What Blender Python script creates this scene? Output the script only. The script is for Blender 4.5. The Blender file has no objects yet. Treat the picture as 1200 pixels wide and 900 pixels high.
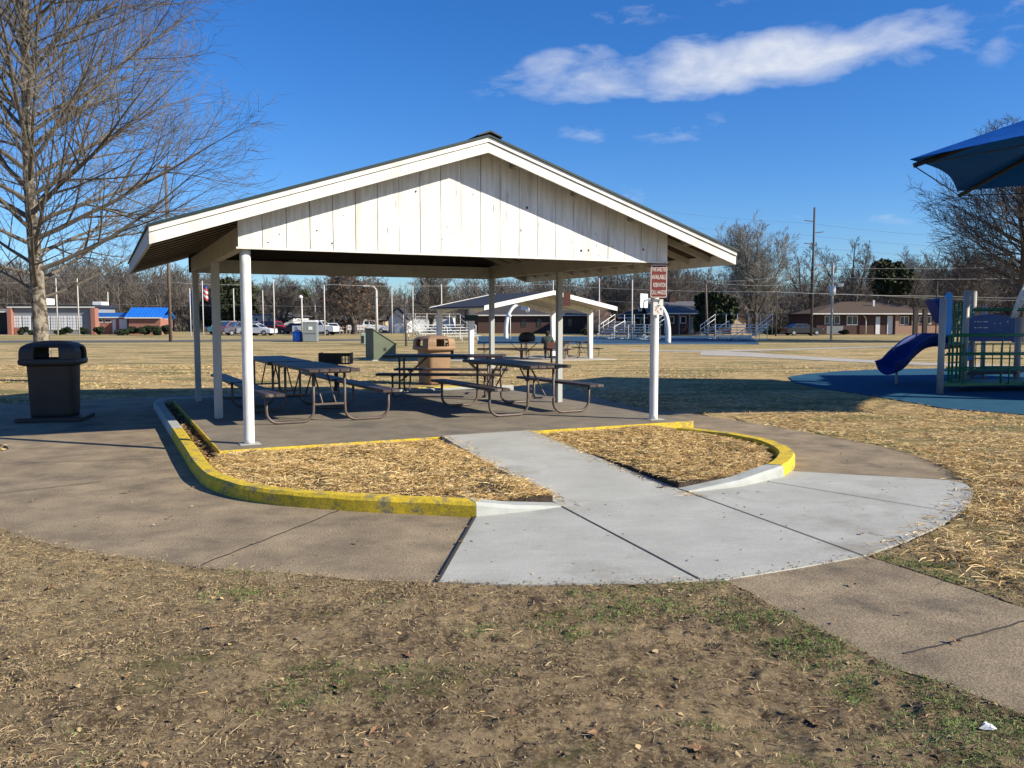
import bpy, math, random
import numpy as np
from mathutils import Vector, Matrix
R = math.radians
rng = random.Random(7)
NP = np.random.default_rng(11)
scene = bpy.context.scene
col = scene.collection

# ------------------------------------------------------------------ camera
FOC, PITCH, CAMH = 1003.2, 0.0755, 1.65
cam_d = bpy.data.cameras.new('camera'); cam = bpy.data.objects.new('camera', cam_d)
col.objects.link(cam); scene.camera = cam
cam.location = (0, 0, CAMH); cam.rotation_euler = (math.pi/2-PITCH, 0, 0)
cam_d.sensor_width = 36; cam_d.lens = 36*FOC/1200; cam_d.clip_end = 3000; cam_d.clip_start = .05

def gz(y):
    t = min(1, max(0, (y-22)/23)); return -.3*t*t*(3-2*t)
def ray(px, py):
    x = (px-600)/FOC; u = -(py-450)/FOC; c, s = math.cos(PITCH), math.sin(PITCH)
    return Vector((x, c+u*s, -s+u*c))
def G(px, py, z=None):
    """point of the ground (or of height z) seen at px, py of the photograph"""
    d = ray(px, py); zz = 0 if z is None else z
    for i in range(1 if z is not None else 12):
        t = (zz-CAMH)/d.z; p = Vector((0, 0, CAMH))+d*t
        if z is None: zz = gz(p.y)
    return p
def at(px, py, Y):
    d = ray(px, py); return Vector((0, 0, CAMH))+d*(Y/d.y)
def X(px, Y): return at(px, 380, Y).x
def Z(py, Y): return at(600, py, Y).z

# pavilion frame
X0, Y0, TH, W, D = -3.2131, 10.3891, 0.4476, 5.9531, 5.978
CU, SU = math.cos(TH), math.sin(TH)
def UV(u, v, z=0): return Vector((X0+u*CU-v*SU, Y0+u*SU+v*CU, z))
def toUV(p): dx, dy = p[0]-X0, p[1]-Y0; return (dx*CU+dy*SU, -dx*SU+dy*CU)

# ------------------------------------------------------------------ numpy noise
def _hash(ix, iy, seed):
    h = (ix*374761393 + iy*668265263 + seed*974634777) & 0xffffffff
    h = ((h ^ (h >> 13))*1274126177) & 0xffffffff
    return ((h ^ (h >> 16)) & 0xffff)/65535.0
def vnoise(x, y, seed=0):
    x = np.asarray(x, float); y = np.asarray(y, float)
    ix = np.floor(x).astype(np.int64); iy = np.floor(y).astype(np.int64)
    fx, fy = x-ix, y-iy; fx = fx*fx*(3-2*fx); fy = fy*fy*(3-2*fy)
    a = _hash(ix, iy, seed); b = _hash(ix+1, iy, seed); c = _hash(ix, iy+1, seed); d = _hash(ix+1, iy+1, seed)
    return (a*(1-fx)+b*fx)*(1-fy)+(c*(1-fx)+d*fx)*fy
def fbm(x, y, oct=4, seed=0):
    s = 0; a = .5; t = 0
    for i in range(oct):
        s = s+a*vnoise(x*2**i+i*17.3, y*2**i-i*9.1, seed+i); t += a; a *= .5
    return s/t

# ------------------------------------------------------------------ materials
M = {}
def mat(name, c1, c2=None, scale=6.0, rough=.8, bump=.15, bscale=None, metal=0, spec=.4, stretch=(1,1,1), detail=6, c3=None, c3thr=.6, world=False, bdist=.01, w=.5, speck=None, broom=None):
    m = bpy.data.materials.new(name); m.use_nodes = True; nt = m.node_tree; N = nt.nodes; L = nt.links
    b = N['Principled BSDF']; b.inputs['Roughness'].default_value = rough; b.inputs['Metallic'].default_value = metal
    b.inputs['Specular IOR Level'].default_value = spec
    M[name] = m
    if c2 is None: c2 = tuple(v*.82 for v in c1)
    if world: v = N.new('ShaderNodeNewGeometry').outputs['Position']
    else: v = N.new('ShaderNodeTexCoord').outputs['Object']
    mp = N.new('ShaderNodeMapping'); mp.inputs['Scale'].default_value = stretch; L.new(v, mp.inputs[0]); v = mp.outputs[0]
    n = N.new('ShaderNodeTexNoise'); n.inputs['Scale'].default_value = scale; n.inputs['Detail'].default_value = detail; n.inputs['Roughness'].default_value = .62
    L.new(v, n.inputs['Vector'])
    r = N.new('ShaderNodeValToRGB'); r.color_ramp.elements[0].position = .5-w*.5+.05; r.color_ramp.elements[1].position = .5+w*.5-.05
    r.color_ramp.elements[0].color = (*c2, 1); r.color_ramp.elements[1].color = (*c1, 1)
    L.new(n.outputs['Fac'], r.inputs[0]); out = r.outputs[0]
    if c3:
        n3 = N.new('ShaderNodeTexNoise'); n3.inputs['Scale'].default_value = scale*.31; n3.inputs['Detail'].default_value = 8; n3.inputs['Roughness'].default_value = .7
        L.new(v, n3.inputs['Vector'])
        mr = N.new('ShaderNodeMapRange'); mr.inputs[1].default_value = c3thr-.06; mr.inputs[2].default_value = c3thr+.06
        L.new(n3.outputs['Fac'], mr.inputs[0])
        mx = N.new('ShaderNodeMix'); mx.data_type = 'RGBA'; L.new(mr.outputs[0], mx.inputs[0]); L.new(out, mx.inputs[6]); mx.inputs[7].default_value = (*c3, 1); out = mx.outputs[2]
    if broom:
        mb_ = N.new('ShaderNodeMapping'); mb_.vector_type = 'POINT'; mb_.inputs['Rotation'].default_value = (0,0,-.45); mb_.inputs['Scale'].default_value = (2.2, 160, 1); L.new(v, mb_.inputs[0])
        nb_ = N.new('ShaderNodeTexNoise'); nb_.inputs['Scale'].default_value = 1; nb_.inputs['Detail'].default_value = 3; L.new(mb_.outputs[0], nb_.inputs['Vector'])
        ms = N.new('ShaderNodeMapRange'); L.new(nb_.outputs['Fac'], ms.inputs[0])
        for i, x in zip((1,2,3,4), (.3,.7,1-broom,1+broom)): ms.inputs[i].default_value = x
        mm = N.new('ShaderNodeMix'); mm.data_type = 'RGBA'; mm.blend_type = 'MULTIPLY'; mm.inputs[0].default_value = 1
        L.new(out, mm.inputs[6]); L.new(ms.outputs[0], mm.inputs[7]); out = mm.outputs[2]
    if speck:
        ns = N.new('ShaderNodeTexNoise'); ns.inputs['Scale'].default_value = speck[0]; ns.inputs['Detail'].default_value = 3; ns.inputs['Roughness'].default_value = .8; L.new(v, ns.inputs['Vector'])
        ms = N.new('ShaderNodeMapRange'); L.new(ns.outputs['Fac'], ms.inputs[0])
        for i, x in zip((1,2,3,4), (.33,.67,speck[1],speck[2])): ms.inputs[i].default_value = x
        mm = N.new('ShaderNodeMix'); mm.data_type = 'RGBA'; mm.blend_type = 'MULTIPLY'; mm.inputs[0].default_value = 1
        L.new(out, mm.inputs[6]); L.new(ms.outputs[0], mm.inputs[7]); out = mm.outputs[2]
    L.new(out, b.inputs['Base Color'])
    if bump:
        nb = N.new('ShaderNodeTexNoise'); nb.inputs['Scale'].default_value = bscale or scale*4; nb.inputs['Detail'].default_value = 8; nb.inputs['Roughness'].default_value = .7
        L.new(v, nb.inputs['Vector'])
        bp = N.new('ShaderNodeBump'); bp.inputs['Strength'].default_value = bump; bp.inputs['Distance'].default_value = bdist
        L.new(nb.outputs['Fac'], bp.inputs['Height']); L.new(bp.outputs[0], b.inputs['Normal'])
    return m
def brick(name, c1, c2, mortar, scale=1.0):
    m = mat(name, c1, c2, rough=.9); nt = m.node_tree; N = nt.nodes; L = nt.links
    tc = N.new('ShaderNodeTexCoord'); sp = N.new('ShaderNodeSeparateXYZ'); L.new(tc.outputs['Object'], sp.inputs[0])
    ad = N.new('ShaderNodeMath'); ad.operation = 'ADD'; L.new(sp.outputs[0], ad.inputs[0]); L.new(sp.outputs[1], ad.inputs[1])
    cb = N.new('ShaderNodeCombineXYZ'); L.new(ad.outputs[0], cb.inputs[0]); L.new(sp.outputs[2], cb.inputs[1])
    bt = N.new('ShaderNodeTexBrick'); bt.inputs['Color1'].default_value = (*c1, 1); bt.inputs['Color2'].default_value = (*c2, 1); bt.inputs['Mortar'].default_value = (*mortar, 1)
    bt.inputs['Scale'].default_value = 4.5/scale; L.new(cb.outputs[0], bt.inputs[0]); L.new(bt.outputs[0], N['Principled BSDF'].inputs['Base Color'])
    return m

mat('white_paint', (.74,.73,.69), (.60,.59,.55), scale=3, w=.3, stretch=(3,3,.6), rough=.6, bump=.2, c3=(.46,.41,.34), c3thr=.63)
mat('board_paint', (.73,.72,.68), (.58,.57,.53), scale=5, w=.3, stretch=(4,4,.35), rough=.75, bump=.5, c3=(.50,.46,.39), c3thr=.60, bdist=.004)
mat('fascia_paint', (.71,.69,.64), (.58,.56,.51), scale=4, w=.3, c3=(.5,.46,.4), c3thr=.62, rough=.6, bump=.1)
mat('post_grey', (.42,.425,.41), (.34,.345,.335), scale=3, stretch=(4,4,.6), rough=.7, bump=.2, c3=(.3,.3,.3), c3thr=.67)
mat('beam_paint', (.44,.42,.36), (.34,.32,.27), scale=3, rough=.7, bump=.2)
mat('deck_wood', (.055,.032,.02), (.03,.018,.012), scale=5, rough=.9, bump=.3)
mat('rafter_wood', (.30,.27,.22), (.20,.18,.15), scale=5, rough=.85, bump=.3)
mat('crack_dark', (.05,.045,.04), rough=1, bump=0)
mat('roof_green', (.007,.026,.028), (.005,.018,.02), scale=4, rough=.6, bump=.05)
mat('roof_black', (.02,.021,.022), rough=.6, bump=.1)
mat('slab_conc', (.245,.205,.15), (.15,.125,.092), scale=2.6, rough=.85, bump=.35, bscale=60, c3=(.12,.105,.09), c3thr=.6, bdist=.004, speck=(90,.75,1.25))
mat('old_conc', (.34,.26,.16), (.15,.115,.075), scale=2.1, world=True, rough=.92, bump=.7, bscale=55, detail=12, c3=(.105,.083,.058), c3thr=.63, bdist=.012, w=.5, speck=(95,.5,1.55))
mat('new_conc', (.425,.42,.375), (.345,.34,.30), scale=1.7, world=True, rough=.8, bump=.3, bscale=70, detail=12, c3=(.27,.255,.215), c3thr=.60, bdist=.004, w=.4, speck=(110,.80,1.18), broom=.10)
mat('joint_dark', (.05,.045,.04), rough=1, bump=.2)
mat('yellow', (.70,.49,.035), (.50,.36,.04), scale=20, w=.3, rough=.8, spec=.2, bump=.5, c3=(.22,.19,.12), c3thr=.58, bdist=.008, speck=(80,.75,1.2))
mat('kerb_conc', (.42,.43,.40), (.32,.33,.30), scale=4, rough=.9, bump=.4, c3=(.2,.2,.17), c3thr=.63)
mat('soil', (.085,.06,.04), (.04,.03,.02), scale=9, rough=1, bump=1, bdist=.03)
for i, c in enumerate([(.70,.47,.18), (.82,.62,.30), (.48,.31,.12), (.24,.145,.06)]):
    mat('straw_%d' % i, c, rough=.6, bump=0, w=.3)
for i, c in enumerate([(.44,.32,.16), (.58,.44,.24), (.29,.205,.105), (.15,.105,.06)]):
    mat('drygrass_%d' % i, c, rough=.75, bump=0)
for i, c in enumerate([(.14,.22,.04), (.09,.16,.03), (.21,.25,.07)]):
    mat('greengrass_%d' % i, c, rough=.7, bump=0)
mat('table_top', (.07,.048,.042), (.038,.028,.026), scale=5, stretch=(6,.8,1), rough=.5, bump=.3, c3=(.22,.19,.17), c3thr=.63, bdist=.003)
mat('pipe_brown', (.13,.095,.075), (.085,.062,.05), scale=8, rough=.45, bump=.1, c3=(.24,.2,.17), c3thr=.66)
mat('can_brown', (.05,.036,.03), (.035,.027,.022), scale=3, rough=.55, bump=.1)
mat('can_dark', (.042,.034,.030), (.03,.025,.022), scale=3, rough=.5, bump=.1)
mat('can_tan', (.30,.185,.10), (.23,.14,.08), scale=3, rough=.6, bump=.15, c3=(.2,.12,.07), c3thr=.66)
mat('black', (.014,.014,.015), rough=.6, bump=.1)
mat('iron', (.03,.026,.024), (.05,.03,.02), scale=9, rough=.7, bump=.3)
mat('sign_red', (.19,.032,.022), (.14,.025,.02), scale=20, rough=.45, bump=0, c3=(.35,.12,.08), c3thr=.66)
mat('sign_white', (.78,.76,.70), (.66,.62,.56), scale=25, rough=.5, bump=0, c3=(.45,.25,.2), c3thr=.66)
mat('sign_mark', (.10,.09,.10), rough=.6, bump=0)
mat('sign_mark_red', (.5,.2,.12), rough=.6, bump=0)
mat('steel', (.55,.56,.57), (.45,.46,.47), scale=5, rough=.4, metal=.6, bump=.05)
mat('white_steel', (.74,.72,.66), (.62,.60,.55), scale=3, rough=.5, bump=.05)
mat('green_box', (.095,.115,.07), (.075,.09,.058), scale=2, rough=.6, bump=.05)
mat('pale_green', (.30,.38,.31), rough=.6, bump=.05)
mat('box_grey', (.20,.225,.225), (.17,.19,.19), scale=2, rough=.5, bump=.05)
mat('bin_blue', (.02,.16,.62), (.015,.12,.5), rough=.45, bump=.05)
mat('court_blue', (.045,.095,.155), (.038,.08,.135), world=True, scale=.6, rough=1, spec=.05, bump=.1)
mat('mat_blue', (.03,.10,.165), (.022,.078,.13), world=True, scale=2.5, rough=1, spec=.06, bump=.3, bscale=90, speck=(60,.8,1.25))
mat('asphalt', (.11,.11,.115), (.085,.085,.09), world=True, scale=1.5, rough=.9, bump=.3, bscale=30)
mat('path_conc', (.46,.42,.35), (.34,.31,.26), world=True, scale=1.2, rough=.9, bump=.2)
mat('bark_light', (.30,.26,.20), (.07,.056,.043), scale=6, w=.25, stretch=(1.4,1.4,1), rough=.95, bump=.8, bscale=14, c3=(.05,.04,.03), c3thr=.60, bdist=.05)
mat('bark_dark', (.10,.082,.068), (.06,.05,.042), scale=3, rough=.95, bump=.4)
mat('bark_far', (.155,.135,.115), (.08,.068,.058), scale=.25, world=True, rough=1, bump=0, w=.4)
mat('twig_far', (.15,.128,.108), (.065,.055,.047), scale=.12, world=True, rough=1, bump=0, w=.4)
mat('twig_light', (.17,.148,.118), (.095,.08,.065), scale=.3, rough=1, bump=0)
mat('twig_pale', (.27,.25,.215), (.19,.175,.15), scale=.3, rough=1, bump=0)
mat('autumn', (.15,.075,.035), (.09,.05,.03), scale=2, rough=.9, bump=0)
mat('evergreen', (.05,.06,.022), (.022,.03,.012), scale=.8, w=.3, rough=.9, bump=0)
mat('bush', (.03,.045,.018), (.018,.028,.012), scale=6, rough=.9, bump=0)
mat('brown_leaf', (.26,.15,.075), (.18,.10,.05), scale=15, rough=.8, bump=.1)
mat('paper', (.75,.75,.74), rough=.7, bump=.2)
brick('brick_red', (.33,.10,.06), (.25,.075,.045), (.35,.3,.26))
brick('brick_dark', (.085,.035,.028), (.06,.026,.022), (.10,.085,.075))
brick('brick_tan', (.36,.20,.13), (.30,.16,.10), (.35,.3,.25))
mat('siding_white', (.72,.73,.74), rough=.7, bump=.1)
mat('siding_tan', (.56,.42,.28), rough=.7, bump=.1)
mat('siding_grey', (.24,.25,.26), rough=.7, bump=.1, stretch=(8,8,.4))
mat('shingle_grey', (.13,.13,.14), (.09,.09,.10), scale=4, rough=.95, bump=.3)
mat('shingle_brown', (.10,.066,.045), (.065,.043,.03), scale=4, rough=.95, bump=.3)
mat('shingle_dark', (.055,.05,.05), rough=.95, bump=.3)
mat('metal_blue', (.02,.17,.62), (.015,.14,.52), scale=1, rough=.45, bump=.05)
mat('slate_blue', (.022,.028,.045), rough=.9, bump=.1)
mat('glass', (.025,.03,.04), rough=.12, bump=0, spec=.6)
mat('tyre', (.02,.02,.02), rough=.9, bump=0)
mat('rim', (.45,.45,.46), rough=.35, metal=.7, bump=0)
for nm, c in dict(car_white=(.75,.76,.78), car_red=(.35,.02,.03), car_teal=(.03,.09,.13), car_maroon=(.16,.015,.03), car_grey=(.10,.10,.13), car_black=(.02,.02,.025), car_silver=(.4,.42,.45)).items():
    mat(nm, c, rough=.3, bump=0, w=.3, spec=.6)
mat('pole_wood', (.17,.125,.095), (.10,.075,.06), scale=3, rough=.95, bump=.3)
mat('pole_pale', (.52,.49,.44), (.42,.40,.36), scale=2, rough=.7, bump=.05)
mat('wire', (.38,.38,.38), rough=.6, bump=0)
mat('play_post', (.40,.37,.34), (.34,.31,.28), scale=3, rough=.5, bump=.03)
mat('play_green', (.035,.19,.07), (.03,.15,.055), scale=3, rough=.4, bump=.03)
mat('play_navy', (.005,.034,.20), (.004,.028,.165), scale=2, rough=.6, spec=.25, bump=.02)
mat('play_panel', (.006,.06,.24), (.005,.05,.20), scale=2, rough=.4, bump=.02)
mat('play_cyan', (.03,.30,.72), (.025,.25,.62), scale=2, rough=.4, bump=.02)
mat('play_deck', (.03,.03,.03), rough=.7, bump=.1)
mat('shade_cloth', (.004,.105,.42), (.003,.09,.36), scale=3, rough=.9, spec=.08, bump=.2, bscale=120)
mat('skin', (.35,.2,.14), rough=.6, bump=0)
mat('jacket', (.04,.06,.055), rough=.9, bump=.1)
mat('trousers', (.03,.035,.05), rough=.9, bump=.1)
mat('hair', (.02,.015,.012), rough=.8, bump=.1)
mat('flag_blue', (.03,.08,.3), rough=.8, bump=0)
mat('flag_red', (.5,.05,.05), rough=.8, bump=0)
mat('flag_white', (.75,.75,.75), rough=.8, bump=0)

# ------------------------------------------------------------------ mesh builder
class MB:
    def __init__(s): s.v = []; s.f = []; s.mi = []; s.sm = []; s.cur = 0; s.smooth = False
    def add(s, vs, fs):
        o = len(s.v); s.v += [tuple(v) for v in vs]
        for f in fs: s.f.append([i+o for i in f]); s.mi.append(s.cur); s.sm.append(s.smooth)
    def box(s, x0, x1, y0, y1, z0, z1, bev=0):
        if bev:
            pts = [(x0+bev,y0),(x1-bev,y0),(x1,y0+bev),(x1,y1-bev),(x1-bev,y1),(x0+bev,y1),(x0,y1-bev),(x0,y0+bev)]
            ins = [(x0+bev*1.6,y0+bev),(x1-bev*1.6,y0+bev),(x1-bev,y0+bev*1.6),(x1-bev,y1-bev*1.6),(x1-bev*1.6,y1-bev),(x0+bev*1.6,y1-bev),(x0+bev,y1-bev*1.6),(x0+bev,y0+bev*1.6)]
            n = 8; vs = [(x,y,z0+bev) for x,y in pts]+[(x,y,z1-bev) for x,y in pts]+[(x,y,z1) for x,y in ins]+[(x,y,z0) for x,y in ins]
            fs = [[i,(i+1)%n,n+(i+1)%n,n+i] for i in range(n)]+[[n+i,n+(i+1)%n,2*n+(i+1)%n,2*n+i] for i in range(n)]
            fs += [[3*n+i,3*n+(i+1)%n,(i+1)%n,i] for i in range(n)]+[list(range(2*n,3*n)), list(range(4*n-1,3*n-1,-1))]
            s.add(vs, fs); return
        s.add([(x0,y0,z0),(x1,y0,z0),(x1,y1,z0),(x0,y1,z0),(x0,y0,z1),(x1,y0,z1),(x1,y1,z1),(x0,y1,z1)],
              [[0,3,2,1],[4,5,6,7],[0,1,5,4],[1,2,6,5],[2,3,7,6],[3,0,4,7]])
    def bar(s, p, q, w, h=None, up=(0,0,1)):
        """rectangular bar from p to q, w wide, h high"""
        h = h or w; p = Vector(p); q = Vector(q); d = (q-p).normalized(); up = Vector(up)
        if abs(d.dot(up)) > .98: up = Vector((0,1,0))
        a = d.cross(up).normalized()*w/2; b = a.cross(d).normalized()*h/2
        vs = [p-a-b,p+a-b,p+a+b,p-a+b,q-a-b,q+a-b,q+a+b,q-a+b]
        s.add(vs, [[0,3,2,1],[4,5,6,7],[0,1,5,4],[1,2,6,5],[2,3,7,6],[3,0,4,7]])
    def tube(s, pts, r, n=8, caps=True):
        pts = [Vector(p) for p in pts]; k = len(pts); rr = r if hasattr(r, '__len__') else [r]*k
        o = len(s.v); ref = None
        for i, p in enumerate(pts):
            d = (pts[min(i+1,k-1)]-pts[max(i-1,0)]).normalized()
            if ref is None: ref = d.orthogonal().normalized()
            a = (ref-d*ref.dot(d)).normalized(); ref = a; b = d.cross(a)
            for j in range(n):
                t = 2*math.pi*j/n; s.v.append(tuple(p+(a*math.cos(t)+b*math.sin(t))*rr[i]))
        for i in range(k-1):
            for j in range(n):
                s.f.append([o+i*n+j, o+i*n+(j+1)%n, o+(i+1)*n+(j+1)%n, o+(i+1)*n+j]); s.mi.append(s.cur); s.sm.append(True)
        if caps:
            s.f.append([o+j for j in range(n)][::-1]); s.mi.append(s.cur); s.sm.append(False)
            s.f.append([o+(k-1)*n+j for j in range(n)]); s.mi.append(s.cur); s.sm.append(False)
    def prism(s, poly, z0, z1):
        """poly: list of (x,y) ccw; z0,z1 numbers or functions"""
        n = len(poly); f0 = z0 if callable(z0) else (lambda x,y: z0); f1 = z1 if callable(z1) else (lambda x,y: z1)
        vs = [(x,y,f0(x,y)) for x,y in poly]+[(x,y,f1(x,y)) for x,y in poly]
        s.add(vs, [list(range(n))[::-1], list(range(n,2*n))]+[[i,(i+1)%n,n+(i+1)%n,n+i] for i in range(n)])
    def extr(s, poly, axis_from, axis_to, plane='xz'):
        """poly in xz (extruded along y) or yz (along x)"""
        n = len(poly)
        if plane == 'xz': a = [(x,axis_from,z) for x,z in poly]; b = [(x,axis_to,z) for x,z in poly]
        else: a = [(axis_from,y,z) for y,z in poly]; b = [(axis_to,y,z) for y,z in poly]
        s.add(a+b, [list(range(n)), list(range(n,2*n))[::-1]]+[[i,n+i,n+(i+1)%n,(i+1)%n] for i in range(n)])
    def lathe(s, prof, n=16, c=(0,0,0), shape=None):
        o = len(s.v)
        for r, z in prof:
            for j in range(n):
                t = 2*math.pi*j/n; k = shape(t) if shape else 1
                s.v.append((c[0]+r*k*math.cos(t), c[1]+r*k*math.sin(t), c[2]+z))
        for i in range(len(prof)-1):
            for j in range(n):
                s.f.append([o+i*n+j,o+i*n+(j+1)%n,o+(i+1)*n+(j+1)%n,o+(i+1)*n+j]); s.mi.append(s.cur); s.sm.append(s.smooth)
        s.f.append([o+j for j in range(n)][::-1]); s.mi.append(s.cur); s.sm.append(False)
        s.f.append([o+(len(prof)-1)*n+j for j in range(n)]); s.mi.append(s.cur); s.sm.append(False)
    def split(s, name, m, parent=None):
        """one object per connected piece"""
        par = list(range(len(s.v)))
        def fd(i):
            while par[i] != i: par[i] = par[par[i]]; i = par[i]
            return i
        for f in s.f:
            r0 = fd(f[0])
            for i in f[1:]: par[fd(i)] = r0
        gr = {}
        for k, f in enumerate(s.f): gr.setdefault(fd(f[0]), []).append(k)
        out = []
        for ks in gr.values():
            q = MB(); mp = {}
            for k in ks:
                g = []
                for i in s.f[k]:
                    if i not in mp: mp[i] = len(q.v); q.v.append(s.v[i])
                    g.append(mp[i])
                q.f.append(g); q.mi.append(s.mi[k]); q.sm.append(s.sm[k])
            out.append(q.build(name, m, parent))
        return out
    def build(s, name, m, parent=None, fixn=True):
        me = bpy.data.meshes.new(name); me.from_pydata(s.v, [], s.f); 
        ms = m if isinstance(m, (list, tuple)) else [m]
        for x in ms: me.materials.append(M[x] if isinstance(x, str) else x)
        me.polygons.foreach_set('material_index', s.mi); me.polygons.foreach_set('use_smooth', s.sm)
        if fixn and len(s.f) < 4000:
            import bmesh
            b = bmesh.new(); b.from_mesh(me); bmesh.ops.recalc_face_normals(b, faces=b.faces); b.to_mesh(me); b.free()
        me.update()
        o = bpy.data.objects.new(name, me); col.objects.link(o)
        if parent: o.parent = parent
        return o
def tag(o, label=None, cat=None, group=None, kind=None):
    if label: o['label'] = label
    if cat: o['category'] = cat
    if group: o['group'] = group
    if kind: o['kind'] = kind
    return o
def thing(name, label, cat, loc=(0,0,0), rz=0, group=None):
    o = bpy.data.objects.new(name, None); col.objects.link(o); o.location = loc; o.rotation_euler = (0,0,rz); o.empty_display_size = .2
    return tag(o, label, cat, group)
def copy_tree(o, parent=None):
    c = o.copy(); col.objects.link(c)
    if parent: c.parent = parent
    for ch in [k for k in o.children]: copy_tree(ch, c)
    return c
def dup(o, loc, rz, label, sc=None):
    c = copy_tree(o); c.location = loc; c.rotation_euler = (0,0,rz); c['label'] = label
    if sc: c.scale = sc if hasattr(sc, '__len__') else (sc,)*3
    return c
def spline(pts, n=8, closed=False):
    out = []; P = [Vector(p) for p in pts]; k = len(P)
    for i in range(k if closed else k-1):
        p0 = P[(i-1)%k] if closed or i > 0 else P[0]; p1 = P[i]; p2 = P[(i+1)%k]; p3 = P[(i+2)%k] if closed or i+2 < k else P[-1]
        for j in range(n):
            t = j/n
            out.append(.5*((2*p1)+(p2-p0)*t+(2*p0-5*p1+4*p2-p3)*t*t+(3*p1-p0-3*p2+p3)*t**3))
    if not closed: out.append(P[-1])
    return out

# ------------------------------------------------------------------ sky and sun
SUN_EL, SUN_AZ = R(28.5), R(109.3)
wd = bpy.data.worlds.new('World'); scene.world = wd; wd.use_nodes = True
nt = wd.node_tree; N = nt.nodes; L = nt.links
bg = N['Background']; bg.inputs[1].default_value = .066
sky = N.new('ShaderNodeTexSky'); sky.sky_type = 'NISHITA'; sky.sun_disc = False; sky.sun_elevation = SUN_EL; sky.sun_rotation = SUN_AZ
sky.air_density = 1.0; sky.dust_density = .3; sky.ozone_density = 3.0; sky.altitude = 100
hs = N.new('ShaderNodeHueSaturation'); hs.inputs['Saturation'].default_value = 1.30; hs.inputs['Value'].default_value = 1.0; L.new(sky.outputs[0], hs.inputs['Color'])
tn = N.new('ShaderNodeMix'); tn.data_type = 'RGBA'; tn.blend_type = 'MULTIPLY'; tn.inputs[0].default_value = 1; L.new(hs.outputs[0], tn.inputs[6]); tn.inputs[7].default_value = (.78, 1.03, 1.44, 1)
tc = N.new('ShaderNodeTexCoord')
sep = N.new('ShaderNodeSeparateXYZ'); L.new(tc.outputs['Generated'], sep.inputs[0])
def mth(op, a, b=None, c=None):
    n = N.new('ShaderNodeMath'); n.operation = op
    for i, x in enumerate((a, b, c)):
        if x is None: continue
        if isinstance(x, (int, float)): n.inputs[i].default_value = x
        else: L.new(x, n.inputs[i])
    return n.outputs[0]
az = mth('ARCTAN2', sep.outputs[0], sep.outputs[1]); hyp = mth('SQRT', mth('ADD', mth('MULTIPLY', sep.outputs[0], sep.outputs[0]), mth('MULTIPLY', sep.outputs[1], sep.outputs[1])))
el = mth('ARCTAN2', sep.outputs[2], hyp)
cb = N.new('ShaderNodeCombineXYZ'); L.new(mth('MULTIPLY', az, 9.0), cb.inputs[0]); L.new(mth('MULTIPLY', el, 22.0), cb.inputs[1])
nz = N.new('ShaderNodeTexNoise'); nz.inputs['Scale'].default_value = 1.25; nz.inputs['Detail'].default_value = 10; nz.inputs['Roughness'].default_value = .55; nz.inputs['Distortion'].default_value = .3; L.new(cb.outputs[0], nz.inputs['Vector'])
tot = None
def sky_pos(px, py): d = ray(px, py); return math.atan2(d.x, d.y), math.atan2(d.z, math.hypot(d.x, d.y))
for (px, py, rx, ry, s, tilt) in [(865,74,310,40,1.15,-.06),(700,88,110,38,.85,0),(790,78,70,30,.35,0),(1000,62,165,34,.7,-.05),(760,155,140,26,.36,0),(1190,30,60,40,.42,0),(640,82,40,16,.45,0),(770,235,110,22,.32,0),(905,262,110,12,.30,0),(560,85,60,60,.0,0),(1060,250,120,18,.22,0),(260,125,40,30,.22,0),(760,14,190,16,.30,-.1)]:
    a0, e0 = sky_pos(px, py); ra, re = rx/FOC, ry/FOC
    da = mth('SUBTRACT', az, a0); de = mth('ADD', mth('SUBTRACT', el, e0), mth('MULTIPLY', da, tilt))
    q = mth('ADD', mth('POWER', mth('ABSOLUTE', mth('DIVIDE', da, ra)), 2), mth('POWER', mth('ABSOLUTE', mth('DIVIDE', de, re)), 2))
    m_ = mth('MULTIPLY', mth('MAXIMUM', mth('SUBTRACT', 1.0, q), 0.0), s)
    tot = m_ if tot is None else mth('MAXIMUM', tot, m_)
cl = mth('MULTIPLY', mth('SUBTRACT', mth('ADD', mth('MULTIPLY', tot, .72), mth('MULTIPLY', nz.outputs['Fac'], 1.7)), 1.10), 1.35)
cl = mth('MULTIPLY', mth('MINIMUM', mth('MAXIMUM', cl, 0.0), 1.0), mth('MINIMUM', mth('MULTIPLY', tot, 4.0), 1.0))
cl = mth('MULTIPLY', cl, .86)
mx = N.new('ShaderNodeMix'); mx.data_type = 'RGBA'; L.new(cl, mx.inputs[0]); L.new(tn.outputs[2], mx.inputs[6]); mx.inputs[7].default_value = (7.6, 7.9, 8.5, 1)
L.new(mx.outputs[2], bg.inputs[0])
sl = bpy.data.lights.new('sun', 'SUN'); sl.energy = 5.0; sl.angle = R(.55); sl.color = (1, .92, .76)
so = bpy.data.objects.new('sun', sl); col.objects.link(so)
dirv = Vector((math.sin(SUN_AZ)*math.cos(SUN_EL), math.cos(SUN_AZ)*math.cos(SUN_EL), math.sin(SUN_EL)))
so.rotation_euler = dirv.to_track_quat('Z', 'Y').to_euler()
scene.view_settings.view_transform = 'Standard'; scene.view_settings.look = 'None'; scene.view_settings.gamma = 1; scene.view_settings.exposure = 0.72
scene.view_settings.use_curve_mapping = False
scene.render.engine = 'CYCLES'; scene.cycles.max_bounces = 6
scene.render.resolution_x = 1024; scene.render.resolution_y = 768
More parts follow.
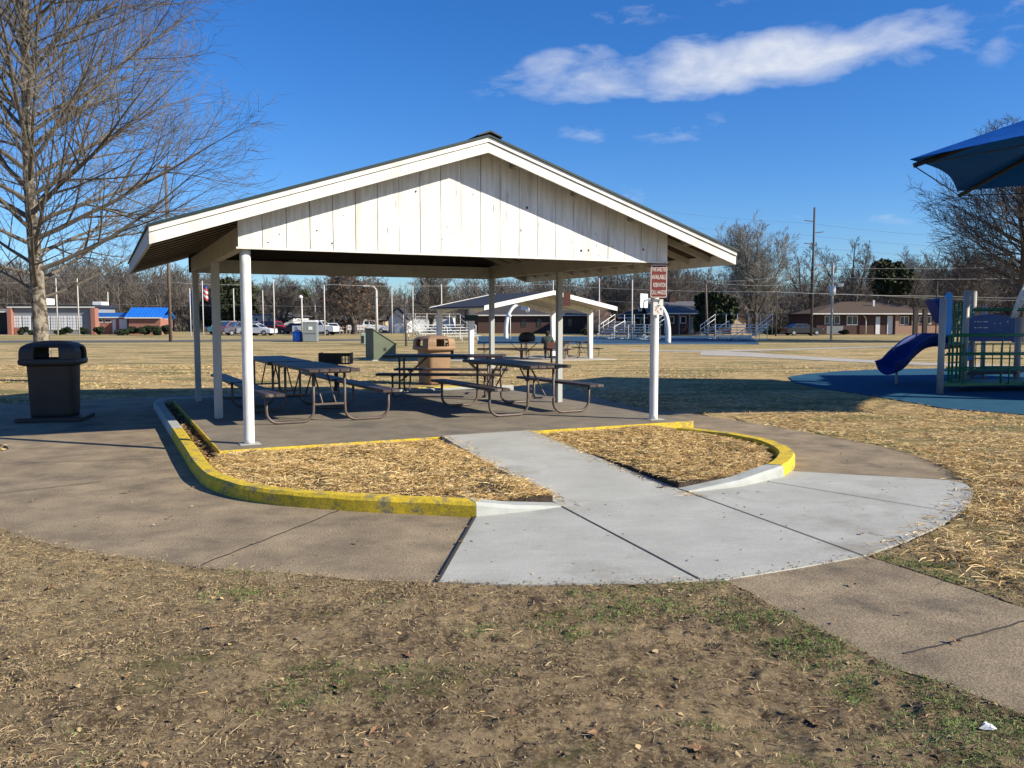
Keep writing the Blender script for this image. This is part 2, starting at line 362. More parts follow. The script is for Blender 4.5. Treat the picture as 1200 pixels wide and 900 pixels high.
# ================================================================== GROUND
def P2(px, py, z=0): p = G(px, py, z); return (p.x, p.y)
def inpoly(x, y, poly):
    inside = np.zeros(x.shape, bool); n = len(poly)
    for i in range(n):
        x1, y1 = poly[i]; x2, y2 = poly[(i+1) % n]
        c = ((y1 > y) != (y2 > y)) & (x < (x2-x1)*(y-y1)/((y2-y1) if y2 != y1 else 1e-9)+x1)
        inside ^= c
    return inside
def distpoly(x, y, poly):
    d = np.full(x.shape, 1e9); n = len(poly)
    for i in range(n):
        a = poly[i]; b = poly[(i+1) % n]; vx, vy = b[0]-a[0], b[1]-a[1]; l = vx*vx+vy*vy+1e-12
        t = np.clip(((x-a[0])*vx+(y-a[1])*vy)/l, 0, 1)
        d = np.minimum(d, np.hypot(x-a[0]-t*vx, y-a[1]-t*vy))
    return d
def uvp(l): return [tuple(UV(u, v))[:2] for u, v in l]
# outer outline of the old round pad (from the left path, round the front, to the right, and behind the slab)
front_edge = [P2(*q) for q in [(0,622),(60,641),(130,655),(225,667),(350,677),(430,683),(513,686)]]
apron_front = [P2(*q) for q in [(513,687),(600,689),(700,688),(780,686),(850,683),(930,670),(1015,655)]]
apron_right = [P2(*q) for q in [(1015,655),(1060,638),(1105,618),(1135,597),(1141,577),(1128,566)]]
ring_right = [P2(*q) for q in [(1128,566),(1105,548),(1040,526),(960,510),(890,498),(840,490),(790,483),(740,476),(700,466)]]
ring_back = [tuple(UV(8.2, 7.2))[:2], tuple(UV(6.5, 8.8))[:2], tuple(UV(2, 8.8))[:2], (-6.5,18.6), (-9.3,17.0), (-10.5,14.6), (-8.4,12.0), (-6.62,11.1), (-6.35,10.3), (-6.1,9.4), (-5.2,7.9), (-4.5,7.0)]
pad_poly = front_edge+apron_front[1:]+apron_right[1:]+ring_right[1:]+ring_back
pad_s = [(p.x, p.y) for p in spline([(x, y, 0) for x, y in pad_poly], 5, True)]
path_r = [P2(*q) for q in [(846,681),(1012,653),(1110,684),(1200,716),(1420,795),(1500,960),(1290,880),(1200,842),(1110,806),(1045,787),(985,752),(925,722)]]
slab_uv = [(-.4,-.45),(6.35,-.45),(6.35,6.4),(-.4,6.4)]

def nonuni(segs):
    out = []
    for a, b, st in segs: out += list(np.arange(a, b-1e-6, st))
    return np.array(out+[segs[-1][1]])
gx = nonuni([(-900,-100,100),(-100,-20,8),(-20,-5,1.0),(-5,5.6,.02),(5.6,12,.4),(12,30,2),(30,100,10),(100,900,100)])
gy = nonuni([(-60,0,15),(0,2.2,.5),(2.2,7.4,.02),(7.4,12,.16),(12,30,.8),(30,60,3),(60,180,12),(180,1200,120)])
XX, YY = np.meshgrid(gx, gy)
t = np.clip((YY-22)/23, 0, 1); ZZ = -.3*t*t*(3-2*t)
near = np.clip((9-YY)/2.5, 0, 1)*np.clip((YY-1)/1, 0, 1)*np.clip((6.5-np.abs(XX))/1, 0, 1)
allow = np.zeros(XX.shape, bool); m_near = (YY > 1.5) & (YY < 20) & (np.abs(XX) < 12)
dpad = np.full(XX.shape, 9.); ins = np.zeros(XX.shape, bool)
xs, ys = XX[m_near], YY[m_near]
i1 = inpoly(xs, ys, pad_s) | inpoly(xs, ys, path_r)
dd = np.minimum(distpoly(xs, ys, pad_s[::2]), distpoly(xs, ys, path_r))
ins[m_near] = i1; dpad[m_near] = dd
rough = (fbm(XX*1.1, YY*1.1, 3, 3)-.5)*.07+(fbm(XX*5, YY*6.5, 4, 9)-.5)*.045
rid = 1-np.abs(fbm(XX*9, YY*14, 3, 21)*2-1); rough += (rid-.8)*.022
rough += (fbm(XX*19, YY*21, 3, 71)-.5)*.024
# tyre and boot ruts across the mud
track = np.exp(-((YY-3.45-.10*np.sin(XX*.9))/.20)**2)+.8*np.exp(-((YY-4.5+.12*XX)/.2)**2)
rough -= track*(.008+.016*(vnoise(XX*13+YY*5, YY*7, 5)))
# clods
cl_ = np.clip(vnoise(XX*16, YY*18, 31)-.70, 0, 1)*.10*np.clip(fbm(XX*.9, YY*.9, 2, 8)*2.2-.8, 0, 1)
rough += cl_
edge = np.clip(dpad/.25, 0, 1)
ZZ = ZZ + near*rough*(.35+.65*edge) + np.where(near > 0, .012*near, 0)
ZZ = np.where(ins, -.05, ZZ); ZZ = np.where((~ins) & (dpad < .05) & m_near, ZZ+.008, ZZ)
ny, nx = XX.shape
V_ = np.stack([XX, YY, ZZ], -1).reshape(-1, 3)
idx = np.arange(ny*nx).reshape(ny, nx)
F_ = np.stack([idx[:-1,:-1], idx[:-1,1:], idx[1:,1:], idx[1:,:-1]], -1).reshape(-1, 4)
def np_mesh(name, V, F, mats, mi=None, smooth=False, parent=None):
    me = bpy.data.meshes.new(name); k = F.shape[1]
    me.vertices.add(len(V)); me.vertices.foreach_set('co', np.ascontiguousarray(V, dtype=np.float32).ravel())
    me.loops.add(F.size); me.loops.foreach_set('vertex_index', np.ascontiguousarray(F, dtype=np.int32).ravel())
    me.polygons.add(len(F)); me.polygons.foreach_set('loop_start', np.arange(0, F.size, k, dtype=np.int32)); me.polygons.foreach_set('loop_total', np.full(len(F), k, dtype=np.int32))
    for m in mats: me.materials.append(M[m])
    if mi is not None: me.polygons.foreach_set('material_index', np.ascontiguousarray(mi, dtype=np.int32))
    me.polygons.foreach_set('use_smooth', np.full(len(F), smooth))
    me.update(calc_edges=True); me.validate()
    o = bpy.data.objects.new(name, me); col.objects.link(o)
    if parent: o.parent = parent
    return o

def ground_mat():
    m = bpy.data.materials.new('ground'); m.use_nodes = True; nt = m.node_tree; N = nt.nodes; L = nt.links; M['ground'] = m
    b = N['Principled BSDF']; b.inputs['Roughness'].default_value = 1; b.inputs['Specular IOR Level'].default_value = .15
    g = N.new('ShaderNodeNewGeometry'); P = g.outputs['Position']; sp = N.new('ShaderNodeSeparateXYZ'); L.new(P, sp.inputs[0])
    def noise(scale, det=8, rough=.65, st=(1,1,1), off=0):
        mp = N.new('ShaderNodeMapping'); mp.inputs['Scale'].default_value = st; mp.inputs['Location'].default_value = (off, off*.7, 0); L.new(P, mp.inputs[0])
        n = N.new('ShaderNodeTexNoise'); n.inputs['Scale'].default_value = scale; n.inputs['Detail'].default_value = det; n.inputs['Roughness'].default_value = rough; L.new(mp.outputs[0], n.inputs['Vector']); return n.outputs['Fac']
    def rng_(v, a, b_, c=0, d=1):
        n = N.new('ShaderNodeMapRange'); n.interpolation_type = 'SMOOTHSTEP'; L.new(v, n.inputs[0])
        for i, x in zip((1,2,3,4), (a,b_,c,d)): n.inputs[i].default_value = x
        return n.outputs[0]
    def mix(f, a, c):
        n = N.new('ShaderNodeMix'); n.data_type = 'RGBA'
        if isinstance(f, float): n.inputs[0].default_value = f
        else: L.new(f, n.inputs[0])
        for i, x in ((6,a),(7,c)):
            if isinstance(x, tuple): n.inputs[i].default_value = (*x, 1)
            else: L.new(x, n.inputs[i])
        return n.outputs[2]
    def mt(op, a, c):
        n = N.new('ShaderNodeMath'); n.operation = op
        for i, x in enumerate((a, c)):
            if isinstance(x, (int, float)): n.inputs[i].default_value = x
            else: L.new(x, n.inputs[i])
        return n.outputs[0]
    # dormant turf
    tan = mix(rng_(noise(3.2, 12, .78, off=3), .42, .58), (.40,.28,.13), (.74,.54,.27))
    tan = mix(rng_(noise(45, 4, .7), .42, .58), mix(.30, tan, (.14,.10,.05)), tan)
    tan = mix(rng_(noise(.55, 6, .6, (1,2.6,1), 11), .50, .66), tan, (.42,.29,.14))
    tan = mix(rng_(noise(.22, 10, .7, (1,3.0,1), 5), .46, .60, 0, .85), tan, (.17,.165,.062))
    far = rng_(sp.outputs[1], 55, 70)
    far_c = mix(rng_(noise(.07, 8, .6, (1,4,1), 2), .42, .58), (.24,.21,.085), (.44,.33,.165))
    tan = mix(mt('MULTIPLY', far, .8), tan, far_c)
    # straw-bright band over the right-hand new seeding
    # mud of the foreground
    mud = mix(rng_(noise(2.6, 14, .8, off=20), .41, .59), (.15,.105,.06), (.39,.285,.165))
    mud = mix(rng_(noise(34, 8, .8, off=7), .46, .62), mud, (.50,.38,.22))
    mud = mix(rng_(noise(11, 10, .78, off=17), .53, .62, 0, .85), mud, (.05,.036,.025))
    # mud mask: round the middle of the foreground
    mx_ = mt('DIVIDE', mt('SUBTRACT', sp.outputs[0], .55), 3.0); my_ = mt('DIVIDE', mt('SUBTRACT', sp.outputs[1], 3.6), 2.0)
    r2 = mt('ADD', mt('MULTIPLY', mx_, mx_), mt('MULTIPLY', my_, my_))
    mk = rng_(mt('ADD', r2, mt('MULTIPLY', mt('SUBTRACT', noise(1.3, 8, .7, off=31), .5), 2.6)), .6, 1.7, 1, 0)
    nearm = rng_(sp.outputs[1], 7.6, 9.0, 1, 0)
    near_turf = mix(rng_(noise(6, 10, .75, off=41), .38, .62), (.23,.17,.09), (.54,.41,.23))
    near_turf = mix(rng_(noise(60, 4, .7, off=2), .45, .65), near_turf, (.36,.28,.17))
    lm = rng_(sp.outputs[0], 2.6, 3.6, 1, 0)
    tan = mix(mt('MULTIPLY', nearm, lm), tan, near_turf)
    c = mix(mk, tan, mud)
    # green patches
    gp = rng_(noise(.95, 8, .72, (1,1.6,1), 61), .55, .64, 0, .6)
    c = mix(mt('MULTIPLY', gp, rng_(sp.outputs[1], 7, 8.5, 1, .25)), c, mix(rng_(noise(30, 4, .7, off=9), .4, .6), (.05,.06,.018), (.13,.15,.045)))
    L.new(c, b.inputs['Base Color'])
    bp = N.new('ShaderNodeBump'); bp.inputs['Strength'].default_value = 1; bp.inputs['Distance'].default_value = .05
    L.new(noise(34, 12, .85, off=4), bp.inputs['Height']); L.new(bp.outputs[0], b.inputs['Normal'])
ground_mat()
mat('soil_a', (.20,.14,.085), (.12,.085,.05), scale=30, rough=1, bump=0); mat('soil_b', (.32,.23,.14), (.20,.145,.09), scale=30, rough=1, bump=0)
tag(np_mesh('ground', V_, F_, ['ground'], smooth=True), kind='structure')
def ground_z(x, y):
    ix = np.clip(np.searchsorted(gx, x)-1, 0, nx-2); iy = np.clip(np.searchsorted(gy, y)-1, 0, ny-2)
    return ZZ[iy, ix]

# ------------------------------------------------------------------ concrete sheets
def sheet(name, polys, m, z1, z0=None, kind='structure', jitter=0):
    b = MB()
    for poly in polys:
        pl = [(x, y) for x, y in poly]
        a = sum(pl[i][0]*pl[(i+1)%len(pl)][1]-pl[(i+1)%len(pl)][0]*pl[i][1] for i in range(len(pl)))
        if a < 0: pl = pl[::-1]
        b.prism(pl, z0 if z0 is not None else z1-.08, z1)
    o = b.build(name, m, fixn=False); 
    if kind: o['kind'] = kind
    return o
def tri_fill(name, pts, holes, m, z1, z0): pass
def fuzz(poly, amp=.03, step=.12, seed=1):
    out = []
    n = len(poly)
    for i in range(n):
        a = Vector((*poly[i], 0)); b = Vector((*poly[(i+1)%n], 0)); l = (b-a).length; k = max(1, int(l/step))
        for j in range(k):
            p = a.lerp(b, j/k); nn = Vector((-(b-a).y, (b-a).x, 0)).normalized()
            q = (fbm(np.array([p.x*3.]), np.array([p.y*3.]), 3, seed)[0]-.5)*2*amp
            out.append((p.x+nn.x*q, p.y+nn.y*q))
    return out
sheet('pavement', [fuzz(pad_s, .035)], 'old_conc', .010, -.09)
sheet('path', [fuzz(path_r, .03, seed=4)], 'old_conc', .014, -.09)
# joints in the old paving: narrow dark recessed strips, laid 3 mm proud as weathered filler
b = MB()
def strip(b, pts, w, z):
    pts = [Vector((p[0], p[1], 0)) for p in pts]
    for p, q in zip(pts[:-1], pts[1:]):
        d = (q-p).normalized(); a = Vector((-d.y, d.x, 0))*w/2
        b.add([(*(p-a)[:2], z), (*(q-a)[:2], z), (*(q+a)[:2], z), (*(p+a)[:2], z)], [[0,1,2,3]])
def wig(a, c, n=14, amp=.012):
    a = Vector((*a,0)); c = Vector((*c,0)); d = (c-a); nn = Vector((-d.y,d.x,0)).normalized()
    return [a.lerp(c, i/n)+nn*rng.uniform(-amp,amp) for i in range(n+1)]
for a, c in [((222,670),(398,600)),((0,545),(205,538)),((1060,770),(1215,728)),((0,580),(120,566))]:
    strip(b, wig(P2(*a), P2(*c)), .014, .019)
o = b.build('paving_joints', 'joint_dark', fixn=False); o['kind'] = 'structure'

# new apron: panels with 1 cm joints between them
wl0, wr0 = UV(2.33,-.46), UV(3.62,-.46); wl1, wr1 = UV(1.98,-4.28), UV(3.36,-4.24)
b = MB()
def panel(pts, z=.022):
    """pts: list of (x,y[,z]); shrunk a little so joints open"""
    P = [Vector((p[0], p[1], p[2] if len(p) > 2 else z)) for p in pts]; c = sum(P, Vector())/len(P)
    Q = []
    n = len(P)
    for i in range(n):
        a, p, q = P[i-1], P[i], P[(i+1)%n]; e1 = (p-a); e2 = (q-p)
        if e1.length < 1e-6 or e2.length < 1e-6: Q.append(p); continue
        n1 = Vector((-e1.y, e1.x, 0)).normalized(); n2 = Vector((-e2.y, e2.x, 0)).normalized(); m_ = (n1+n2); m_ = m_.normalized() if m_.length > 1e-4 else n1
        s = 1 if (c-p).dot(m_) > 0 else -1
        Q.append(p+m_*s*.004)
    vs = [tuple(q) for q in Q]+[(q.x, q.y, q.z-.11) for q in Q]
    ar = sum(Q[i].x*Q[(i+1)%n].y-Q[(i+1)%n].x*Q[i].y for i in range(n))
    f = list(range(n)); 
    if ar < 0: f = f[::-1]
    b.add(vs, [f]+[[i, (i+1)%n, n+(i+1)%n, n+i] for i in range(n)])
# walkway (slopes from the slab down to the apron) in three panels
def wk(t, s):
    a = wl0.lerp(wl1, t); c = wr0.lerp(wr1, t); p = a.lerp(c, s); return (p.x, p.y, .128*(1-t)**1.1+.022)
for t0, t1 in ((0,.34),(.34,.68),(.68,1)):
    panel([wk(t0,0), wk(t1,0), wk(t1,1), wk(t0,1)])
J1 = P2(820,683); J2 = P2(1012,655); A1 = P2(513,686)
kL = tuple(UV(1.15,-4.33))[:2]; kR = P2(884,566)
af = [Vector((*p,0)) for p in apron_front]
mid = [P2(*q) for q in [(600,689),(700,688),(780,686)]]
panel([tuple(wl1)[:2], kL, A1]+mid[:3]+[J1])
panel([tuple(wl1)[:2], J1, P2(850,683), P2(930,670), J2, tuple(wr1)[:2]])
panel([tuple(wr1)[:2], J2, P2(1060,638), P2(1105,618), P2(1122,604), P2(900,567), kR])
panel([P2(900,567), P2(1122,604), P2(1135,597), P2(1141,577), P2(1128,566), P2(905,553)])
o = b.build('apron', 'new_conc', fixn=False); o['kind'] = 'structure'
b = MB(); strip(b, [Vector(wl1)-Vector((0,0,0)), Vector((*J1,0))], .013, .0265); strip(b, [wr1, Vector((*J2,0))], .011, .0265); strip(b, [Vector((*P2(900,567),0)), Vector((*P2(1122,604),0))], .008, .0265)
strip(b, [Vector((*A1,0)), Vector((*kL,0))], .022, .0265)
o = b.build('apron_joints', 'joint_dark', fixn=False); o['kind'] = 'structure'

# pavilion slab
b = MB(); bm_pts = uvp(slab_uv); b.prism(bm_pts, -.1, .13)
o = b.build('slab', 'slab_conc'); o['kind'] = 'structure'
# yellow painted front and left faces of the slab
b = MB()
for (u0,u1) in ((-.405,2.33),(3.62,6.355)):
    b.prism(uvp([(u0,-.458),(u1,-.458),(u1,-.44),(u0,-.44)]), 0.0, .134)
b.prism(uvp([(-.408,-.44),(-.39,-.44),(-.39,6.4),(-.408,6.4)]), 0.0, .134)
o = b.build('slab_edge_paint', 'yellow'); o['kind'] = 'structure'

# kerbs
kerb_out = [(-.76,6.9),(-.76,4.81),(-.76,2.35),(-.76,.38),(-.76,-1.2),(-.71,-2.02),(-.54,-2.63),(-.34,-2.99),(-.13,-3.25),(.13,-3.5),(.41,-3.75),(.77,-4.02),(1.15,-4.33)]
def kerb(name, pts, m, h0, h1=None, w=.16):
    P = [Vector((u,v,0)) for u,v in pts]; b = MB(); n = len(P); rows = []
    for i, p in enumerate(P):
        d = (P[min(i+1,n-1)]-P[max(i-1,0)]).normalized(); a = Vector((-d.y, d.x, 0))
        h = h0+(h1-h0)*i/(n-1) if h1 is not None else h0
        r = []
        hh = h+.0022*math.sin(i*1.1+2)
        for off, z in ((0,-.06),(0,max(hh-.03,.0)),(.022,max(hh,.004)),(w-.02,max(hh,.004)),(w,max(hh-.02,0)),(w,-.06)):
            q = p+a*off; r.append(tuple(UV(q.x, q.y, z)))
        rows.append(r)
    vs = [v for r in rows for v in r]; k = 6; fs = []
    for i in range(n-1):
        for j in range(k-1): fs.append([i*k+j, (i+1)*k+j, (i+1)*k+j+1, i*k+j+1])
    fs += [list(range(k)), list(range((n-1)*k, n*k))[::-1]]
    b.add(vs, fs); o = b.build(name, m); o['kind'] = 'structure'; return o
ks = [(p.x,p.y) for p in spline([(u,v,0) for u,v in kerb_out], 5)]
cut = next(i for i,p in enumerate(ks) if p[1] < 1.95)
back = [(6.9,7.02),(3,7.02),(.3,7.02),(-.35,6.98),(-.66,6.8)]
kerb('kerb', [(p.x,p.y) for p in spline([(u,v,0) for u,v in back],4)]+ks[2:cut+1], 'kerb_conc', .14)
kerb('kerb', ks[cut:], 'yellow', .14)
kerb('kerb', [(1.158,-4.332),(1.5,-4.345),(1.98,-4.33)], 'kerb_conc', .14, .03, .2)
rk = [(5.75,-1.0),(5.93,-1.5),(6.02,-2.1),(5.92,-2.7),(5.6,-3.3),(5.2,-3.72),(4.75,-4.05)]
rks = [(p.x,p.y) for p in spline([(u,v,0) for u,v in rk],5)]
kerb('kerb', rks[::-1], 'yellow', .14, w=.19)
kerb('kerb', [(3.36,-4.30),(4.0,-4.28),(4.74,-4.06)], 'kerb_conc', .03, .14, .2)
kerb('kerb', [(3.4,6.99),(5.2,6.99),(6.2,6.99)], 'yellow', .155, w=.16)

# straw beds : soil mounds
bedL = [(-.39,-.46),(2.33,-.46),(2.0,-4.1),(1.15,-4.16),(.85,-3.9),(.5,-3.62),(.22,-3.38),(-.02,-3.13),(-.22,-2.85),(-.4,-2.5),(-.55,-1.95),(-.6,-1.1)]
bedR = [(3.64,-.46),(5.62,-.46),(5.72,-1.1),(5.8,-1.9),(5.7,-2.6),(5.4,-3.15),(5.0,-3.55),(4.6,-3.9),(3.95,-4.1),(3.38,-4.1)]
for nm, bd in (('flower_bed', bedL), ('flower_bed', bedR)):
    b = MB(); b.prism(uvp(bd), -.05, .085); o = b.build(nm, 'soil'); o['kind'] = 'structure'
b = MB(); b.prism(uvp([(-.6,-1.3),(-.41,-.5),(-.41,6.85),(-.6,6.8)]), -.05, .03); b.prism(uvp([(-.41,6.41),(6.35,6.41),(6.35,6.86),(-.41,6.86)]), -.05, .03); o = b.build('soil_strip', 'soil'); o['kind'] = 'structure'

# ------------------------------------------------------------------ blades and straw
def strands(name, P, L_, wd, mats, probs, lift=(.05,.5), bend=.4, kind='stuff', label=None, cat=None):
    """P (n,3) roots; each strand a bent two-quad ribbon"""
    n = len(P); a = NP.uniform(0, 2*np.pi, n); el = NP.uniform(lift[0], lift[1], n); l = L_*NP.uniform(.5, 1.5, n)[:, None] if not hasattr(L_, 'shape') else L_[:, None]
    d = np.stack([np.cos(a)*np.cos(el), np.sin(a)*np.cos(el), np.sin(el)], -1)
    da = NP.normal(0, bend, n); d2 = np.stack([np.cos(a+da)*np.cos(el*.2), np.sin(a+da)*np.cos(el*.2), np.sin(el*.2)-.15*NP.uniform(0,1,n)], -1)
    s = np.stack([-np.sin(a), np.cos(a), NP.uniform(-.9,.9,n)], -1)*wd/2*NP.uniform(.6,1.4,n)[:,None]
    p0 = P; p1 = P+d*l*.5; p2 = p1+d2*l*.5
    V = np.stack([p0-s, p0+s, p1+s, p1-s, p2+s*.4, p2-s*.4], 1).reshape(-1, 3)
    i = np.arange(n)[:, None]*6
    F = np.concatenate([i+np.array([[0,1,2,3]]), i+np.array([[3,2,4,5]])], 0)
    mi = NP.choice(len(mats), n, p=probs); mi = np.concatenate([mi, mi])
    o = np_mesh(name, V, F, mats, mi); o['kind'] = kind
    if label: o['label'] = label
    if cat: o['category'] = cat
    return o
def scatter(n, x0, x1, y0, y1): return NP.uniform(x0, x1, n), NP.uniform(y0, y1, n)
ST = ['straw_0','straw_1','straw_2','straw_3']
def bed_straw(bd, n, seed, label):
    us = [p[0] for p in bd]; vs = [p[1] for p in bd]
    u, v = scatter(n, min(us), max(us), min(vs), max(vs))
    k = inpoly(u, v, bd); u, v = u[k], v[k]
    dn = distpoly(u, v, bd)
    dens = fbm(u*2.2, v*2.2, 4, seed); k = NP.uniform(0,1,len(u)) < np.clip(1.1*np.clip(dn/.1+.35, 0, 1)*np.clip(fbm(u*5,v*5,3,seed+5)*5-1.75,.12,1)*(.35+dens*1.4), 0, 1); u, v, dn, dens = u[k], v[k], dn[k], dens[k]
    z = .085+NP.uniform(0, 1, len(u))**1.3*(.055*np.clip(dn/.25, .3, 1)*np.clip(dens*1.9,.4,1.4))
    P = np.stack([X0+u*CU-v*SU, Y0+u*SU+v*CU, z], -1)
    o = strands('straw_mulch', P, .075, .0042, ST, [.40,.30,.2,.1], (-.05,.5), .35, label=label, cat='straw'); return o
bed_straw(bedL, 130000, 2, 'loose straw mulch in the bed left of the walkway')
bed_straw(bedR, 105000, 6, 'loose straw mulch in the bed right of the walkway')
# leaf scraps of the narrow gap by the left kerb
u = NP.uniform(-.58,-.42,1500); v = NP.uniform(-1.2,6.6,1500)
strands('dead_leaf_litter', np.stack([X0+u*CU-v*SU, Y0+u*SU+v*CU, np.full(1500,.035)+NP.uniform(0,.03,1500)],-1), .06, .02, ['straw_3','drygrass_3','straw_2'], [.5,.3,.2], (0,.6), .5, label='dark leaf litter between the kerb and the slab', cat='leaf litter')
# straw spread right of the apron
x, y = scatter(520000, 1.5, 11.5, 5.1, 19)
sw = fbm(x*.8, y*.8, 4, 14)
bandd = distpoly(x, y, pad_s[::2]); mp_ = [P2(*q) for q in [(925,442),(945,439),(985,435.5),(1040,433),(1240,431),(1300,510),(1200,487),(1107,479.5),(1060,471),(1020,464),(965,456),(930,449)]]
out = ~inpoly(x, y, pad_s) & ~inpoly(x, y, path_r) & (x > 2.2) & ~inpoly(x, y, mp_)
core = np.clip(1.25-bandd/2.3, 0, 1)*np.clip((11.5-y)/2.5, 0, 1)
green_strip = np.clip(1-distpoly(x, y, path_r)/.55, 0, 1)*(y < 6.6)
pr = (np.clip(core*1.2, 0, 1)+.22)*np.clip(fbm(x*2.6,y*2.6,4,15)*5-1.9,.10,1.2)*(.5+sw)*np.clip((24-y)/13, .2, 1)*(1-.85*green_strip)
k = out & (NP.uniform(0,1,len(x)) < pr)
x, y, c_ = x[k], y[k], core[k]
z = ground_z(x, y)+.004+NP.uniform(0,1,len(x))**1.5*(.012+.07*c_)
strands('loose_straw', np.stack([x,y,z],-1), .10, .0042, ST, [.38,.30,.21,.11], (-.05,.4), .35, label='pale loose straw spread over the ground right of the apron', cat='straw')
# scattered straw pulled on to the apron edges
x, y = scatter(2600, .5, 6, 4.9, 9); dd = distpoly(x, y, pad_s[::2]); k = (dd < .22) & (x > 2.4) & inpoly(x, y, pad_s); x, y = x[k], y[k]
strands('stray_straw', np.stack([x,y,np.full(len(x),.027)],-1), .10, .005, ST, [.3,.2,.3,.2], (0,.12), .5, label='stray straw stalks fallen on the apron edge', cat='straw')
# dry grass of the foreground
x, y = scatter(900000, -5.2, 5.4, 2.4, 9.0)
out = ~inpoly(x, y, pad_s) & ~inpoly(x, y, path_r) & (np.abs(x) < y*.66+.4)
g1 = fbm(x*1.4, y*1.4, 4, 40); g2 = fbm(x*6, y*6, 3, 44)
r2 = ((x-.55)/3.0)**2+((y-3.6)/2.0)**2
pr = np.clip((r2-.1)*1.1, .16, 1)*np.clip((g1-.28)*3, .06, 1)*np.clip(g2*1.8-.3, 0.05, 1)
k = out & (NP.uniform(0,1,len(x)) < pr); x, y = x[k], y[k]
strands('dry_grass', np.stack([x,y,ground_z(x,y)+.002],-1), .027, .0018, ['drygrass_0','drygrass_1','drygrass_2','drygrass_3'], [.32,.2,.28,.2], (.0,.7), .45, label='dead tan grass blades over the foreground mud', cat='grass')
x, y = scatter(26000, -5.2, 5.4, 2.4, 7.5); out = ~inpoly(x, y, pad_s) & ~inpoly(x, y, path_r)
k = out & (NP.uniform(0,1,len(x)) < .55*fbm(x*2, y*2, 3, 77)); x, y = x[k], y[k]
strands('dead_stalks', np.stack([x,y,ground_z(x,y)+.006],-1), .06, .0024, ['drygrass_1','straw_2','drygrass_3','straw_3'], [.35,.2,.25,.2], (-.02,.3), .35, label='longer dead stalks lying on the mud', cat='grass')
# green tufts
x, y = scatter(800000, -5.2, 7, 2.4, 9)
gn = fbm(x*1.1, y*1.6, 4, 60)
strip_g = np.clip(1-distpoly(x, y, path_r)/.5, 0, 1)*(y < 7.2)*.17
sp_ = 0
for (px, py, r) in [(90,660,.30),(700,712,.42),(560,700,.3),(880,715,.30),(950,740,.34),(800,790,.26),(680,735,.3),(1010,805,.25),(470,712,.25),(290,705,.3),(930,765,.3),(1130,690,.35),(1180,700,.35),(860,735,.2)]:
    p = G(px, py); sp_ = np.maximum(sp_, np.clip(1-np.hypot((x-p.x), (y-p.y)*1.4)/r/1.3, 0, 1)*.22)
pr = np.clip((gn+strip_g+sp_-.585)*5, 0, 1)*np.clip(fbm(x*9,y*9,2,61)*2-.5, 0, 1)
k = ~inpoly(x, y, pad_s) & ~inpoly(x, y, path_r) & (NP.uniform(0,1,len(x)) < pr) & (np.abs(x) < y*.66+.4); x, y = x[k], y[k]
strands('green_grass', np.stack([x,y,ground_z(x,y)+.002],-1), .028, .0022, ['greengrass_0','greengrass_1','greengrass_2'], [.4,.35,.25], (.3,1.3), .6, label='short green grass tufts coming through the mud', cat='grass')
# crumbs of soil
n = 110000; x, y = scatter(n, -5.2, 5.4, 2.4, 8.2)
cn = fbm(x*1.6, y*1.6, 4, 51); r2 = ((x-.55)/3.0)**2+((y-3.6)/2.0)**2
k = ~inpoly(x, y, pad_s) & ~inpoly(x, y, path_r) & (np.abs(x) < y*.66+.4) & (NP.uniform(0,1,n) < np.clip((cn-.36)*3.5, .03, 1)*np.clip(1.6-r2*.6, .15, 1)); x, y = x[k], y[k]; n = len(x)
s = NP.uniform(.15,1,n)[:,None]**2.2*.0085+.002
O6 = np.array([[1,0,0],[0,1,0],[-1,0,0],[0,-1,0],[0,0,.75],[0,0,-.6]])
Q = np.stack([x,y,ground_z(x,y)+.002],-1)[:,None]+(O6[None]*NP.uniform(.55,1.3,(n,6,1)))@np.eye(3)*s[:,:,None]
a_ = NP.uniform(0,6.28,n); dx = Q-Q.mean(1,keepdims=True); c_, s_2 = np.cos(a_)[:,None], np.sin(a_)[:,None]
Q = Q.mean(1,keepdims=True)+np.stack([dx[...,0]*c_-dx[...,1]*s_2, dx[...,0]*s_2+dx[...,1]*c_, dx[...,2]],-1)
F6 = np.array([[0,1,4],[1,2,4],[2,3,4],[3,0,4],[1,0,5],[2,1,5],[3,2,5],[0,3,5]])
o = np_mesh('soil_crumbs', Q.reshape(-1,3), (np.arange(n)[:,None,None]*6+F6[None]).reshape(-1,3), ['soil_a','soil_b','drygrass_2'], np.repeat(NP.choice(3,n,p=[.62,.33,.05]),8)); tag(o, 'small crumbs and clods of brown soil on the muddy foreground', 'soil', kind='stuff')
# soil and grass debris spilled over the paving edges, straw pulled on to the walkway
n = 60000; x, y = scatter(n, -4.6, 5.2, 4.0, 8.6); dd = np.minimum(distpoly(x, y, front_edge+apron_front[1:]+[apron_front[-1]]+front_edge[::-1]), 9)
op = front_edge+apron_front[1:]; op = op+op[::-1]; dd = distpoly(x, y, op)
k = inpoly(x, y, pad_s) & (dd < .02+.10*NP.uniform(0,1,n)**3*(.3+fbm(x*3,y*3,3,5)*1.5)); x, y, = x[k], y[k]; n = len(x); s = NP.uniform(.15,1,n)[:,None]**2*.007+.002
Q = np.stack([x,y,np.full(n,.024)],-1)[:,None]+(O6[None]*NP.uniform(.55,1.3,(n,6,1)))*s[:,:,None]
o = np_mesh('spilled_soil', Q.reshape(-1,3), (np.arange(n)[:,None,None]*6+F6[None]).reshape(-1,3), ['soil_a','soil_b','drygrass_0'], np.repeat(NP.choice(3,n,p=[.5,.3,.2]),8)); tag(o, 'crumbs of soil spilled over the front edge of the paving', 'soil', kind='stuff')
